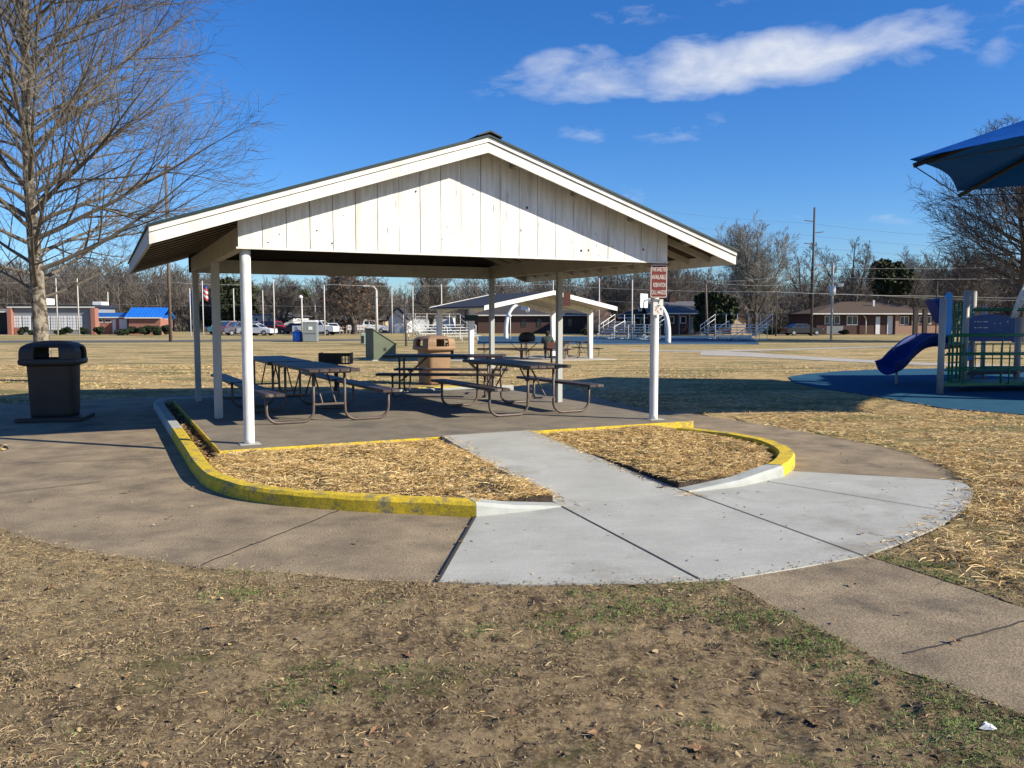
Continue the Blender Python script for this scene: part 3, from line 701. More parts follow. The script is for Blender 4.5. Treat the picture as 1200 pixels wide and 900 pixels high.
strands('spilled_grass', np.stack([x[::2],y[::2],np.full(len(x[::2]),.026)],-1), .04, .0026, ['drygrass_0','drygrass_1','drygrass_3'], [.4,.3,.3], (0,.4), .4, label='dead grass blades lapping over the front edge of the paving', cat='grass')
u = NP.uniform(1.6, 3.9, 9000); v = NP.uniform(-4.5, -.5, 9000); tt_ = np.clip((v+.46)/-3.82, 0, 1); el_, er_ = 2.33-.35*tt_, 3.62-.26*tt_
k = (np.minimum(np.abs(u-el_-.05), np.abs(u-er_+.03)) < .03+.16*NP.uniform(0,1,9000)**3) & (u > el_) & (u < er_+.02) & (NP.uniform(0,1,9000) < fbm(u*3,v*3,3,2)*1.2); u, v, tt_ = u[k], v[k], tt_[k]
strands('stray_straw', np.stack([X0+u*CU-v*SU, Y0+u*SU+v*CU, .128*(1-tt_)**1.1+.026],-1), .08, .004, ST, [.35,.25,.25,.15], (0,.15), .35, label='stray straw stalks blown on to the edges of the sloping walkway', cat='straw')
n = 700; x, y = scatter(n, -4.5, 5.5, 4.5, 11); k = inpoly(x, y, pad_s) & ~inpoly(*[np.array(a_) for a_ in ((x-X0)*CU+(y-Y0)*SU, -(x-X0)*SU+(y-Y0)*CU)], [(-.8,-4.4),(6,-4.4),(6.4,7),(-.8,7)]); x, y = x[k], y[k]
strands('paving_debris', np.stack([x,y,np.full(len(x),.026)],-1), .02, .008, ['brown_leaf','drygrass_3','drygrass_0'], [.45,.3,.25], (0,.2), .6, label='specks of leaf and twig scattered over the paving', cat='leaf litter')
# fallen leaf bits
n = 2600; x, y = scatter(n, -5.2, 5.4, 2.4, 8); k = ~inpoly(x, y, pad_s) & ~inpoly(x, y, path_r); x, y = x[k], y[k]
strands('leaf_fragments', np.stack([x,y,ground_z(x,y)+.004],-1), .022, .016, ['brown_leaf','drygrass_0','drygrass_3'], [.4,.3,.3], (0,.6), .6, label='torn scraps of brown leaves among the mud', cat='leaf litter')
# turf tufts farther off so the field is not a flat sheet
x, y = scatter(200000, -22, 16, 8, 34)
pr = np.clip((fbm(x*.9, y*1.5, 4, 90)-.42)*4, .05, 1)
k = ~inpoly(x, y, pad_s) & (np.abs(x) < y*.66+1) & (NP.uniform(0,1,len(x)) < pr); k &= ~((x > 6.0) & (y > 15) & (y < 26)); x, y = x[k], y[k]
zz = np.array([gz(v) for v in y])
strands('field_grass', np.stack([x,y,zz],-1), .075, .010, ['drygrass_1','straw_1','straw_0','drygrass_0','greengrass_2'], [.3,.15,.3,.18,.07], (.05,.5), .5, label='matted dormant tan turf of the field', cat='grass')

# ------------------------------------------------------------------ courts, roads, paths
def quadsheet(name, pxs, m, dz, z=None):
    pts = [G(*q) for q in pxs]; b = MB()
    b.add([(p.x, p.y, (gz(p.y) if z is None else z)+dz) for p in pts], [list(range(len(pts)))]); o = b.build(name, m, fixn=False); o['kind'] = 'structure'
    # face up
    if o.data.polygons[0].normal.z < 0: o.data.flip_normals()
    return o
mats_ = [(925,442),(945,439),(985,435.5),(1040,433),(1240,431)]
mat_lo = [(1300,510),(1200,487),(1107,479.5),(1060,471),(1020,464),(965,456),(930,449)]
b = MB(); poly = [P2(*q) for q in mats_]+[P2(*q) for q in mat_lo]; b.prism(fuzz(poly[::-1], .03, .3), -.05, .02)
o = b.build('play_surface', 'mat_blue', fixn=False); o['kind'] = 'structure'
b = MB(); cc = [(-22,66),(34,66),(34,98),(-22,98)]; cc = [(X(560,66),66.5),(X(893,66),66.5),(X(880,98),98),(X(560,98),98)]
b.prism(cc, -.4, gz(80)+.02); o = b.build('court', 'court_blue', fixn=False); o['kind'] = 'structure'
b = MB()
for yy in (67.3, 97): b.prism([(cc[0][0]+.6,yy),(cc[1][0]-.8,yy),(cc[1][0]-.8,yy+.12),(cc[0][0]+.6,yy+.12)], gz(80)+.021, gz(80)+.026)
o = b.build('court_lines', 'white_paint', fixn=False); o['kind'] = 'structure'
# road on the left and car park
def band(name, pts_lo, pts_hi, m, dz):
    b = MB(); lo = [G(*q) for q in pts_lo]; hi = [G(*q) for q in pts_hi]
    n = len(lo); vs = [(p.x,p.y,gz(p.y)+dz) for p in lo]+[(p.x,p.y,gz(p.y)+dz) for p in hi]
    b.add(vs, [[i,i+1,n+i+1,n+i] for i in range(n-1)]); o = b.build(name, m, fixn=False); o['kind'] = 'structure'
    if o.data.polygons[0].normal.z < 0: o.data.flip_normals()
    return o
band('road', [(-60,401.6),(150,401.2),(300,400),(440,399.2)], [(-60,399.4),(150,399.0),(300,398.2),(440,397.6)], 'asphalt', .015)
band('parking_lot', [(248,390.5),(330,391.5),(430,391.2),(530,388.5)], [(248,386.3),(330,386.3),(430,386.3),(530,386.0)], 'asphalt', .012)
band('road', [(560,389.3),(760,389.8),(1300,390.6)], [(560,388.2),(760,388.4),(1300,389)], 'asphalt', .012)
band('path', [(820,416.5),(870,418),(940,421.5),(1010,425),(1080,428),(1240,434)], [(822,411.5),(868,412.5),(940,417.5),(1010,421.5),(1080,425.3),(1240,430.5)], 'path_conc', .014)
band('path', [(740,411.8),(820,412.6),(880,411.8),(960,409.4),(1050,406.8)], [(740,410.6),(820,411.0),(880,410.0),(960,407.9),(1050,405.4)], 'path_conc', .018)
# ================================================================== PAVILION
mat('grill_brown', (.14,.055,.04), (.09,.04,.03), scale=12, rough=.8, bump=.2)
pav = thing('picnic_pavilion', 'open white picnic pavilion with gabled front of vertical boards and dark green roof', 'pavilion', (X0,Y0,0), TH)
S_, VF, VB, ZE, ZR = 1.087, .53, .53, 2.658, 3.979
UM = W/2; SLP = (ZR-ZE)/(UM+S_)
zt = lambda u: ZE+SLP*(min(u, W-u)+S_)
ZTOP = 2.508
def postm(u, v, r, shape):
    b = MB()
    if shape == 'round':
        b.smooth = True; b.lathe([(r,.13),(r,.2),(r,2.3),(r,ZTOP)], 20, (u,v,0)); 
    else: b.box(u-r,u+r,v-r,v+r,.13,ZTOP,.006)
    o = b.build('post', 'white_paint' if shape == 'round' else 'post_grey', pav)
    if shape == 'round':
        b = MB(); b.box(u-.12,u+.12,v-.12,v+.12,.131,.139); b.build('base_plate', 'kerb_conc', o)
    return o
postm(0,0,.065,'round'); postm(W,0,.064,'round')
postm(0,D/2,.058,'sq'); postm(W,D/2,.050,'sq'); postm(0,D,.050,'sq'); postm(W,D,.048,'sq')
for u in (0, W):
    b = MB(); b.box(u-.06,u+.06,-.10,D+.10,ZTOP+.001,ZTOP+.26); b.build('side_beam', 'beam_paint', pav)
for v in (0, D):
    b = MB(); b.box(.062,W-.062,v-.05,v+.05,ZTOP+.003,ZTOP+.235); b.build('cross_beam', 'beam_paint', pav)
# gable boards (front, back)
def gable(v0, v1, name):
    b = MB(); u = -.10; i = 0; r = random.Random(3)
    while u < W+.115:
        w = .285; u2 = min(u+w, W+.12); dv = r.uniform(-.0025,.0025)
        pts = [(u+.004, 2.505), (u2-.004, 2.505)]
        top = [(u2-.004, zt(u2)-.05)]
        if u < UM < u2: top.append((UM, zt(UM)-.05))
        top.append((u+.004, zt(u)-.05))
        b.extr(pts+top, v0+dv, v1+dv); u = u2
    o = b.build(name, 'board_paint', pav)
    bb = MB(); bb.extr([(-.10,2.506),(W+.12,2.506),(W+.12,zt(W+.12)-.06),(UM,zt(UM)-.06),(-.10,zt(-.10)-.06)], v1+.004 if v1 > v0 else v1-.004, v1+.02 if v1 > v0 else v1-.02); bb.build('gable_backing', 'crack_dark', o)
    return o
gf = gable(-.14, -.118, 'gable_front')
b = MB(); b.bar((-.12,-.128,2.494),(W+.13,-.128,2.494),.034,.022); b.build('bottom_trim', 'fascia_paint', gf)
# knots, nail holes and peeled spots
b = MB(); r = random.Random(5)
for i in range(26):
    u = r.uniform(.2, W-.1); z = r.uniform(2.56, max(2.6, zt(u)-.35)); s = r.uniform(.006,.02) if i < 9 else r.uniform(.003,.008)
    k = 8; vs = [(u+s*math.cos(2*math.pi*j/k)*r.uniform(.7,1.1), -.1445, z+s*1.2*math.sin(2*math.pi*j/k)) for j in range(k)]; b.add(vs, [list(range(k))])
for i in range(12):
    u = r.uniform(1.6, 5.4); z = r.uniform(2.6, max(2.65, zt(u)-.5)); h = r.uniform(.04,.22); w = r.uniform(.001,.0035)
    b.add([(u,-.1446,z),(u+w,-.1446,z+h*.4),(u+w*.3,-.1446,z+h),(u-w,-.1446,z+h*.5)], [[0,1,2,3]])
b.split('knot', 'crack_dark', gf)
gable(D+.14, D+.118, 'gable_back')
# roof: deck, metal, fascia, ridge cap
v0, v1 = -VF, D+VB
def slopebox(b, uA, uB, va, vb, dz0, dz1):
    f = lambda u: ZE+SLP*((u if u <= UM else W-u)+S_)
    if (uA+uB)/2 > UM: f = lambda u: ZE+SLP*(W-u+S_)
    else: f = lambda u: ZE+SLP*(u+S_)
    b.add([(uA,va,f(uA)+dz0),(uB,va,f(uB)+dz0),(uB,vb,f(uB)+dz0),(uA,vb,f(uA)+dz0),(uA,va,f(uA)+dz1),(uB,va,f(uB)+dz1),(uB,vb,f(uB)+dz1),(uA,vb,f(uA)+dz1)],
          [[0,3,2,1],[4,5,6,7],[0,1,5,4],[1,2,6,5],[2,3,7,6],[3,0,4,7]])
for (a, c) in ((-S_+.03, UM-.0005), (UM+.0005, W+S_-.03)):
    b = MB()
    slopebox(b, a, c, v0+.03, v1-.03, -.045, -.022)
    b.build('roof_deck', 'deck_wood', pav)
    b = MB()
    aa, cc2 = (a-.055, c) if c < UM else (a, c+.055)
    slopebox(b, aa, cc2, v0-.045, v1+.045, .003, .024)
    n = 14
    for i in range(n+1):
        v = v0-.03+(v1-v0+.06)*i/n; slopebox(b, aa+.003, cc2-.003, v-.012, v+.012, .0245, .033)
    b.build('roof_sheet', 'roof_green', pav)
b = MB()
b.extr([(UM-.17,zt(UM-.17)+.05),(UM,zt(UM)+.055),(UM+.17,zt(UM+.17)+.05),(UM+.17,zt(UM+.17)+.065),(UM,zt(UM)+.078),(UM-.17,zt(UM-.17)+.065)], v0-.07, v1+.07)
b.build('ridge_cap', 'roof_black', pav)
# rafters with their tails
k = 12
for (a, c) in ((-S_+.05, UM-.03), (UM+.03, W+S_-.05)):
    b = MB()
    for i in range(k):
        v = .05+(D-.1)*i/(k-1)
        slopebox(b, a, c, v-.02, v+.02, -.14, -.047)
    fs_r = b.split('rafter', 'deck_wood' if a < 0 else 'beam_paint', pav)  # right rafters paler than the left: bounced sunlight put into their colour
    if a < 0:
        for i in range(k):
            v = .05+(D-.1)*i/(k-1); b = MB(); slopebox(b, a, c, v-.021, v+.021, -.152, -.1405); b.build('pale_edge', 'rafter_wood', fs_r[i])  # paler strip along the bottom of each left rafter
    b = MB()
    slopebox(b, a, c, v0+.035, v0+.075, -.17, -.047); slopebox(b, a, c, v1-.075, v1-.035, -.17, -.047)
    for i in range(4):
        uu = a+.45+i*.95
        slopebox(b, uu, uu+.05, v0+.08, -.145, -.14, -.048)
    b.split('lookout', 'rafter_wood', pav)
# fascia boards : two-step on rakes, single on eaves
for (a, c) in ((-S_, UM), (UM, W+S_)):
    for (va, vb, s) in ((v0, v0+.03, -1), (v1-.03, v1, 1)):
        b = MB(); slopebox(b, a, c, va, vb, -.19, -.066); b.build('rake_board', 'fascia_paint', pav)
        b = MB(); slopebox(b, a, c, va-.02 if s < 0 else va, vb if s < 0 else vb+.02, -.058, .001); b.build('rake_trim', 'fascia_paint', pav)
        b = MB(); slopebox(b, a+.01 if c==UM else a, c if c==UM else c-.01, va+.004, vb-.004, -.065, -.059); b.build('rake_groove', 'crack_dark', pav)
for u0_ in (-S_-.002, W+S_-.026):
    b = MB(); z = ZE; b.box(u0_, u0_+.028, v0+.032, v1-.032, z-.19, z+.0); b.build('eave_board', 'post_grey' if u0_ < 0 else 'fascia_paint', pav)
for (u, sg) in ((W-.02,-1),):
    b = MB(); b.bar((W-.07,.04,ZTOP-.02),(W-.75,.04,ZTOP+.10),.05,.05); b.build('brace', 'beam_paint', pav)

# ------------------------------------------------------------------ sign on the right front post
sp_ = UV(W, 0); fx = Vector((sp_.x, sp_.y, 0)); away = Vector((0,0,0))
sr = TH*.30
sg = thing('reservation_sign', 'dark red metal sign with white lettering on the right front pavilion post', 'sign', (sp_.x+.03, sp_.y-.15, 0), sr)
sw, sh = .262, .495; zc = 2.215
def rrect(w, h, r, n=5):
    out = []
    for cx, cy, a0 in ((w/2-r,h/2-r,0),(-w/2+r,h/2-r,90),(-w/2+r,-h/2+r,180),(w/2-r,-h/2+r,270)):
        for i in range(n+1): a = R(a0+90*i/n); out.append((cx+r*math.cos(a), cy+r*math.sin(a)))
    return out
b = MB(); b.extr([(x, zc+z) for x,z in rrect(sw, sh, .025)], -.003, .0); b.build('plate', 'sign_red', sg)
b = MB()
o_, i_ = rrect(sw-.014, sh-.014, .022), rrect(sw-.030, sh-.030, .016); n = len(o_)
b.add([(x,-.0042,zc+z) for x,z in o_]+[(x,-.0042,zc+z) for x,z in i_], [[j,(j+1)%n,n+(j+1)%n,n+j] for j in range(n)]); b.build('border', 'sign_white', sg)
def text(s, cx, z, h, w, m, parent, y=-.0045, name='lettering', rz=0, depth=.0006, bold=.0):
    c = bpy.data.curves.new('t', 'FONT'); c.body = s; c.align_x = 'CENTER'; c.align_y = 'CENTER'; c.size = 1; c.offset = bold
    c.extrude = .01
    t = bpy.data.objects.new('t', c); col.objects.link(t)
    bpy.context.view_layer.update(); dg = bpy.context.evaluated_depsgraph_get(); me = bpy.data.meshes.new_from_object(t.evaluated_get(dg))
    bpy.data.objects.remove(t); 
    co = np.zeros(len(me.vertices)*3); me.vertices.foreach_get('co', co); co = co.reshape(-1,3)
    mn, mxx = co.min(0), co.max(0); k = (mxx-mn); k[k==0] = 1
    q = (co-(mn+mxx)/2)/k
    V = np.stack([cx+q[:,0]*w, y+q[:,2]*-.001*0+(-q[:,2])*depth, z+q[:,1]*h], -1)
    me.vertices.foreach_set('co', V.astype(np.float32).ravel()); me.materials.clear(); me.materials.append(M[m]); me.update()
    o = bpy.data.objects.new(name, me); col.objects.link(o); o.parent = parent; return o
text('THIS SHELTER', 0, zc+.175, .062, .222, 'sign_white', sg, bold=.0); text('AVAILABLE', 0, zc+.062, .066, .212, 'sign_white', sg, bold=.0)
text('RESERVATION', .010, zc-.055, .062, .190, 'sign_white', sg, bold=.0); text('CALL 444-8520', 0, zc-.165, .064, .218, 'sign_white', sg, bold=.0)
sg2 = thing('notice_sign', 'small white notice plate with faded pictograms just below the red sign', 'sign', (sp_.x+.035, sp_.y-.098, 0), sr)
z2 = 1.832
b = MB(); b.extr([(x, z2+z) for x,z in rrect(.152,.235,.008)], -.003, 0); b.build('plate', 'sign_white', sg2)
b = MB()
for (x0,x1,a,c) in ((-.010,.018,.075,.09),(-.004,.012,.05,.072),(-.02,.03,.018,.03),(.0,.012,-.002,.014),(-.05,.0,-.005,.001),(.03,.055,-.045,-.025),(.025,.05,-.02,-.012),(-.045,-.005,.008,.012)):
    b.box(x0,x1,-.0042,-.0032,z2+a,z2+c)
b.split('pictogram', 'sign_mark', sg2)
b = MB()
for (x0,x1,a,c) in ((-.045,-.03,-.06,-.03),(-.03,-.015,-.035,-.02),(-.018,.0,-.075,-.05),(-.005,.015,-.09,-.08),(-.04,-.01,-.02,-.012)):
    b.box(x0,x1,-.0042,-.0032,z2+a,z2+c)
b.split('red_mark', 'sign_mark_red', sg2)

# ------------------------------------------------------------------ picnic tables
def table_model(label, loc, rz, L=2.44, top_w=.76, off=.86, group='brown picnic tables under the near pavilion', H=.80, BH=.47):
    t = thing('picnic_table', label, 'picnic table', loc, rz, group)
    # long axis = local y, centre at origin
    def slab(x0, x1, z, name, planks):
        b = MB(); w = (x1-x0)/planks
        for i in range(planks): b.box(x0+i*w+.003, x0+(i+1)*w-.003, -L/2, L/2, z-.045, z, .007)
        return b.build(name, 'table_top', t)
    slab(-top_w/2, top_w/2, H, 'tabletop', 5)
    slab(-off-.14, -off+.14, BH, 'bench', 2); slab(off-.14, off+.14, BH, 'bench', 2)
    for e in (-1, 1):
        y = e*(L/2-.32)
        for s in (-1, 1):
            # J-shaped loop: tabletop down, along the ground outwards, up to the bench
            xi, xo = s*.235, s*(off+.06); pts = [(xi,y,H-.05),(xi,y,.30)]
            rr = .17
            for k in range(1,6): a = math.pi/2*k/6; pts.append((xi+s*rr*(1-math.cos(a)), y, .022+rr*(1-math.sin(a))+.0))
            pts.append((xi+s*rr, y, .022)); pts.append((xo-s*rr, y, .022))
            for k in range(1,6): a = math.pi/2*k/6; pts.append((xo-s*rr*(1-math.sin(a)), y, .022+rr*(1-math.cos(a))))
            pts += [(xo,y,.022+rr+.03),(xo,y,BH-.046)]
            b = MB(); b.tube(pts, .0215, 8); b.build('leg', 'pipe_brown', t)
        b = MB(); b.bar((-.33,y,H-.062),(.33,y,H-.062),.04,.03); b.bar((-.235,y,.27),(.235,y,.27),.028,.028)
        b.bar((-off-.12,y,BH-.055),(-off+.12,y,BH-.055),.04,.016); b.bar((off-.12,y,BH-.055),(off+.12,y,BH-.055),.04,.016)
        b.split('cross_bar', 'pipe_brown', t)
        b = MB(); b.tube([(-.10,y,.27),(-.10,y-e*.52,H-.055)], .013, 6); b.tube([(.10,y,.27),(.10,y-e*.52,H-.055)], .013, 6); b.split('brace', 'pipe_brown', t)
    return t
def tloc(u, v): p = UV(u, v, .131); return (p.x, p.y, p.z)
T1 = table_model('brown picnic table nearest the right front post of the pavilion', tloc(4.66,2.22), TH+R(3))
T2 = dup(T1, tloc(1.40,2.72), TH+R(2), 'brown picnic table just behind the left front post, first of the two left tables')
T3 = dup(T1, tloc(1.30,5.35), TH+R(1), 'brown picnic table at the back left of the pavilion, beyond the first left table')
T4 = dup(T1, (-1.36,17.45,.131), R(90-4), 'brown picnic table turned sideways at the back right, in front of the tan trash can')

# ------------------------------------------------------------------ trash cans
def trash_can(label, loc, rz, mbody, mlid, s=1.0, group=None, base=True):
    t = thing('trash_can', label, 'trash can', loc, rz, group)
    if base:
        b = MB(); b.box(-.50*s,.50*s,-.46*s,.46*s,0,.07*s,.012); b.build('base', mbody, t)
    sq = lambda p: (1/max(abs(math.cos(p)),abs(math.sin(p))))**.62
    b = MB(); b.smooth = True; z0 = .071*s if base else .01
    b.lathe([(.335*s,z0),(.345*s,z0+.05*s),(.37*s,.9*s),(.375*s,.93*s),(.385*s,.935*s)], 32, shape=sq); b.build('body', mbody, t)
    # hooded lid: one shell, open in the middle of each side, with an inner skin and jambs
    n = 64; prof = [(.40,.905),(.475,.93),(.488,.965),(.482,1.005),(.47,1.02),(.472,1.08),(.468,1.14),(.455,1.19),(.43,1.225),(.36,1.265),(.25,1.295),(.12,1.31),(.01,1.313)]
    inner = [(r_-.03 if r_ > .05 else r_, z_-(.0 if i < 8 else .025)) for i,(r_,z_) in enumerate(prof)]
    b = MB(); vs = []
    for pf in (prof, inner):
        for r_, z_ in pf:
            for j in range(n): a_ = 2*math.pi*j/n; k_ = sq(a_); vs.append((r_*s*k_*math.cos(a_), r_*s*k_*math.sin(a_), z_*s))
    m_ = len(prof)*n; K = len(prof); fs_ = []; hole = lambda i, j: (4 <= i <= 7) and (abs(((j+.5)/n*4+.5) % 1-.5) < .27)
    for i in range(K-1):
        for j in range(n):
            j2 = (j+1) % n; q = [i*n+j, i*n+j2, (i+1)*n+j2, (i+1)*n+j]
            if hole(i, j):
                for (u1, u2, ii, jj) in ((q[0],q[1],i-1,j),(q[3],q[2],i+1,j),(q[0],q[3],i,(j-1)%n),(q[1],q[2],i,j2)):
                    if not hole(ii, jj): fs_.append([u1,u2,u2+m_,u1+m_])
                continue
            fs_.append(q); fs_.append([x_+m_ for x_ in q][::-1])
    for j in range(n): fs_.append([j, j+m_, (j+1)%n+m_, (j+1)%n])
    b.smooth = False; b.add(vs, fs_); b.build('lid', mlid, t)
    b = MB(); b.smooth = True; b.lathe([(.30*s,.70*s),(.33*s,.93*s)], 20); b.build('liner', 'black', t)
    return t
p = G(66, 492)
can1 = trash_can('large dark brown trash can with domed lid standing left of the pavilion', (p.x,p.y,.012), R(14), 'can_brown', 'can_dark', .985)
p = G(509, 450)
can2 = trash_can('tan trash can with domed lid behind the sideways picnic table', (p.x,p.y,gz(p.y)), R(35), 'can_tan', 'can_tan', .95, base=False)

# ------------------------------------------------------------------ grills
def grill(label, loc, rz, mbox, w=.5, h=.28, d=.42, zb=.72, holes=True):
    t = thing('charcoal_grill', label, 'grill', loc, rz)
    b = MB(); b.tube([(0,0,0),(0,0,zb)], .045, 10); b.build('pedestal', 'iron', t)
    b = MB(); b.box(-w/2,w/2,-d/2,d/2,zb,zb+.012); b.box(-w/2,-w/2+.012,-d/2,d/2,zb+.013,zb+h)
    b.box(w/2-.012,w/2,-d/2,d/2,zb+.013,zb+h)
    # near side with two slots at the right
    b.box(-w/2+.013, w/2-.18 if holes else w/2-.013,-d/2,-d/2+.012,zb+.013,zb+h)
    if holes:
        for xx in (w/2-.165, w/2-.10, w/2-.035): b.box(xx-.010,xx+.012,-d/2,-d/2+.012,zb+.013,zb+h)
        b.box(w/2-.18,w/2-.013,-d/2+.0,-d/2+.012,zb+h-.07,zb+h-.001)
    b.build('firebox', mbox, t)
    b = MB()
    for i in range(9): x = -w/2+.04+i*(w-.08)/8; b.tube([(x,-d/2+.02,zb+h-.05),(x,d/2-.02,zb+h-.05)], .006, 5)
    b.build('grate', 'iron', t)
    return t
p = UV(2.92, 7.35)
grill('black charcoal grill on a pedestal behind the two left picnic tables', (p.x,p.y,0), R(2), 'iron', .66, .24, .45, .70)

# ------------------------------------------------------------------ far shelter
fs = thing('small_shelter', 'smaller open shelter with white tapered posts and white roof edge beyond the pavilion', 'shelter', (0,0,0))
FL = Vector((-1.83,38.2,0)); FR = Vector((3.8,41.5,0)); gzf = gz(40)
U2 = (FR-FL).normalized(); V2 = Vector((-U2.y,U2.x,0)); wid = (FR-FL).length
fs.location = (FL.x, FL.y, gzf); fs.rotation_euler = (0,0,math.atan2(U2.y,U2.x))
EH, RH = 2.42, 3.12; o1, o2, sd = 1.75, .45, .22; dp = 3.3
f2 = lambda u: RH-(RH-EH)*abs(u-wid/2)/(wid/2+sd)
for u in (0, wid):
    for v in (0, dp):
        b = MB(); s = 1 if u == 0 else -1
        b.extr([(u-.09,0),(u+.09,0),(u+.16 if s>0 else u+.09,f2(u)-.06),(u-.09 if s>0 else u-.16,f2(u)-.06)], v-.08, v+.08); b.build('post', 'white_paint', fs)
for v in (0, dp):
    b = MB(); b.extr([(-.09,f2(-.09)-.33),(wid*.22,f2(wid*.22)-.25),(wid/2,RH-.25),(wid*.78,f2(wid*.78)-.25),(wid+.09,f2(wid+.09)-.33),(wid+.09,f2(wid+.09)-.055),(wid/2,RH-.055),(-.09,f2(-.09)-.055)], v-.06, v+.06); b.build('arched_beam', 'white_paint', fs)
b = MB(); b.extr([(-sd,EH-.05),(wid/2,RH-.05),(wid+sd,EH-.05),(wid+sd,EH),(wid/2,RH),(-sd,EH)], -o1+.03, dp+o2-.03); b.build('roof_deck', 'beam_paint', fs)
b = MB(); b.extr([(-sd-.03,EH+.004),(wid/2,RH+.004),(wid+sd+.03,EH+.004),(wid+sd+.03,EH+.05),(wid/2,RH+.05),(-sd-.03,EH+.05)], -o1+.02, dp+o2-.02); b.build('roof_sheet', 'slate_blue', fs)
for a, c in ((-o1,-o1+.025),(dp+o2-.025,dp+o2)):
    b = MB(); b.extr([(-sd-.05,EH-.12),(wid/2,RH-.12),(wid+sd+.05,EH-.12),(wid+sd+.05,EH+.075),(wid/2,RH+.075),(-sd-.05,EH+.075)], a-.01, c-.01); b.build('rake_board', 'white_paint', fs)
b = MB(); q = [FL-U2*.5-V2*1.2, FR+U2*.7-V2*1.2, FR+U2*.7+V2*(dp+.8), FL-U2*.5+V2*(dp+.8)]; b.prism([(x.x,x.y) for x in q], -.6, gzf+.03); o = b.build('slab', 'path_conc'); o['kind'] = 'structure'
def farpos(px, py, h=0): p = G(px, py); return p
gt = 'picnic tables under the small far shelter'
t = dup(T1, (-.45,41.3,gzf+.03), R(92), 'picnic table with a black bag on it under the far shelter, leftmost there'); t['group'] = gt
t = dup(T1, (1.55,40.6,gzf+.03), R(80), 'picnic table with a person seated at it under the far shelter'); t['group'] = gt
t = dup(T1, (3.05,42.6,gzf+.03), R(30), 'picnic table beside the right post of the far shelter'); t['group'] = gt
# bag
b = MB(); b.smooth = True
b.lathe([(.16,0),(.36,.02),(.41,.10),(.40,.28),(.33,.42),(.2,.50),(.05,.52)], 14, shape=lambda p: 1+.08*math.sin(3*p)+.05*math.sin(7*p))
o = b.build('bag', 'black'); o.location = (.72,41.3,gzf+.831); o.scale = (1.0,.55,.9); tag(o, 'bulging black bag lying on the left picnic table of the far shelter', 'bag')
# green plate on the shelter's left front post
o = MB(); o.box(-.30,.30,-.02,.02,0,.26); g_ = o.build('name_plate', 'roof_green'); g_.location = (at(552.5,371,38.0).x,38.0,Z(376,38.0)); tag(g_, 'dark green plate fixed to the left front post of the far shelter', 'sign')
M['roof_green']
grill('brown rusty grill box on a post in front of the seated person', (X(646.5,36.6),36.6,gz(36.6)), R(4), 'grill_brown', .42,.27,.3,.62, holes=False)
b = MB(); b.box(-.3,.3,-.02,.02,0,.62); rs = b.build('notice_board', 'grill_brown'); rs.location = (X(661.5,38),38.6,Z(358.6,38.6)); tag(rs, 'dark red board hanging under the far shelter roof beside the grey post', 'sign')

# seated person, seen from behind
def skin_body(name, J, E_, rad, m, parent=None, sub=1, root=0):
    me = bpy.data.meshes.new(name); me.from_pydata(J, E_, []); o = bpy.data.objects.new(name, me); col.objects.link(o)
    md = o.modifiers.new('s', 'SKIN'); md.use_smooth_shade = True
    for i, r in enumerate(rad): me.skin_vertices[0].data[i].radius = (r, r) if not hasattr(r, '__len__') else r
    me.skin_vertices[0].data[root].use_root = True
    sb = o.modifiers.new('u', 'SUBSURF'); sb.levels = sb.render_levels = sub
    bpy.context.view_layer.update(); dg = bpy.context.evaluated_depsgraph_get(); me2 = bpy.data.meshes.new_from_object(o.evaluated_get(dg)); o.modifiers.clear(); o.data = me2
    me2.materials.clear(); me2.materials.append(M[m])
    for p in me2.polygons: p.use_smooth = True
    if parent: o.parent = parent
    return o
pp = Vector((1.64,39.72,gzf+.03))
per = thing('person', 'person in a dark jacket sitting on a bench of the far shelter with back turned', 'person', pp, R(-8))
J = [(0,0,.55),(0,-.02,.75),(0,0,1.0),(0,.03,1.10),(0,.05,1.2), (.17,0,1.02),(.24,.1,.82),(.14,.32,.80), (-.17,0,1.02),(-.24,.1,.82),(-.14,.32,.80), (.11,.05,.53),(.13,.45,.52),(.13,.43,.10),(.13,.55,.05), (-.11,.05,.53),(-.13,.45,.52),(-.13,.43,.10),(-.13,.55,.05)]
E_ = [(0,1),(1,2),(2,3),(3,4),(2,5),(5,6),(6,7),(2,8),(8,9),(9,10),(0,11),(11,12),(12,13),(13,14),(0,15),(15,16),(16,17),(17,18)]
skin_body('body', J, E_, [.15,.15,.14,.06,.095,.075,.055,.04,.075,.055,.04,.09,.075,.055,.045,.09,.075,.055,.045], 'trousers', per)
J = [(0,0,.56),(0,-.025,.76),(0,0,.99),(0,.02,1.06),(.18,0,1.02),(.255,.1,.81),(.16,.3,.80),(-.18,0,1.02),(-.255,.1,.81),(-.16,.3,.80)]
skin_body('jacket', J, [(0,1),(1,2),(2,3),(2,4),(4,5),(5,6),(2,7),(7,8),(8,9)], [.185,.19,.17,.10,.10,.075,.06,.10,.075,.06], 'jacket', per)
b = MB(); b.smooth = True; b.lathe([(.03,-.13),(.09,-.09),(.115,0),(.10,.07),(.05,.115),(.01,.12)], 14, (0,.045,1.245)); b.build('hair', 'hair', per)

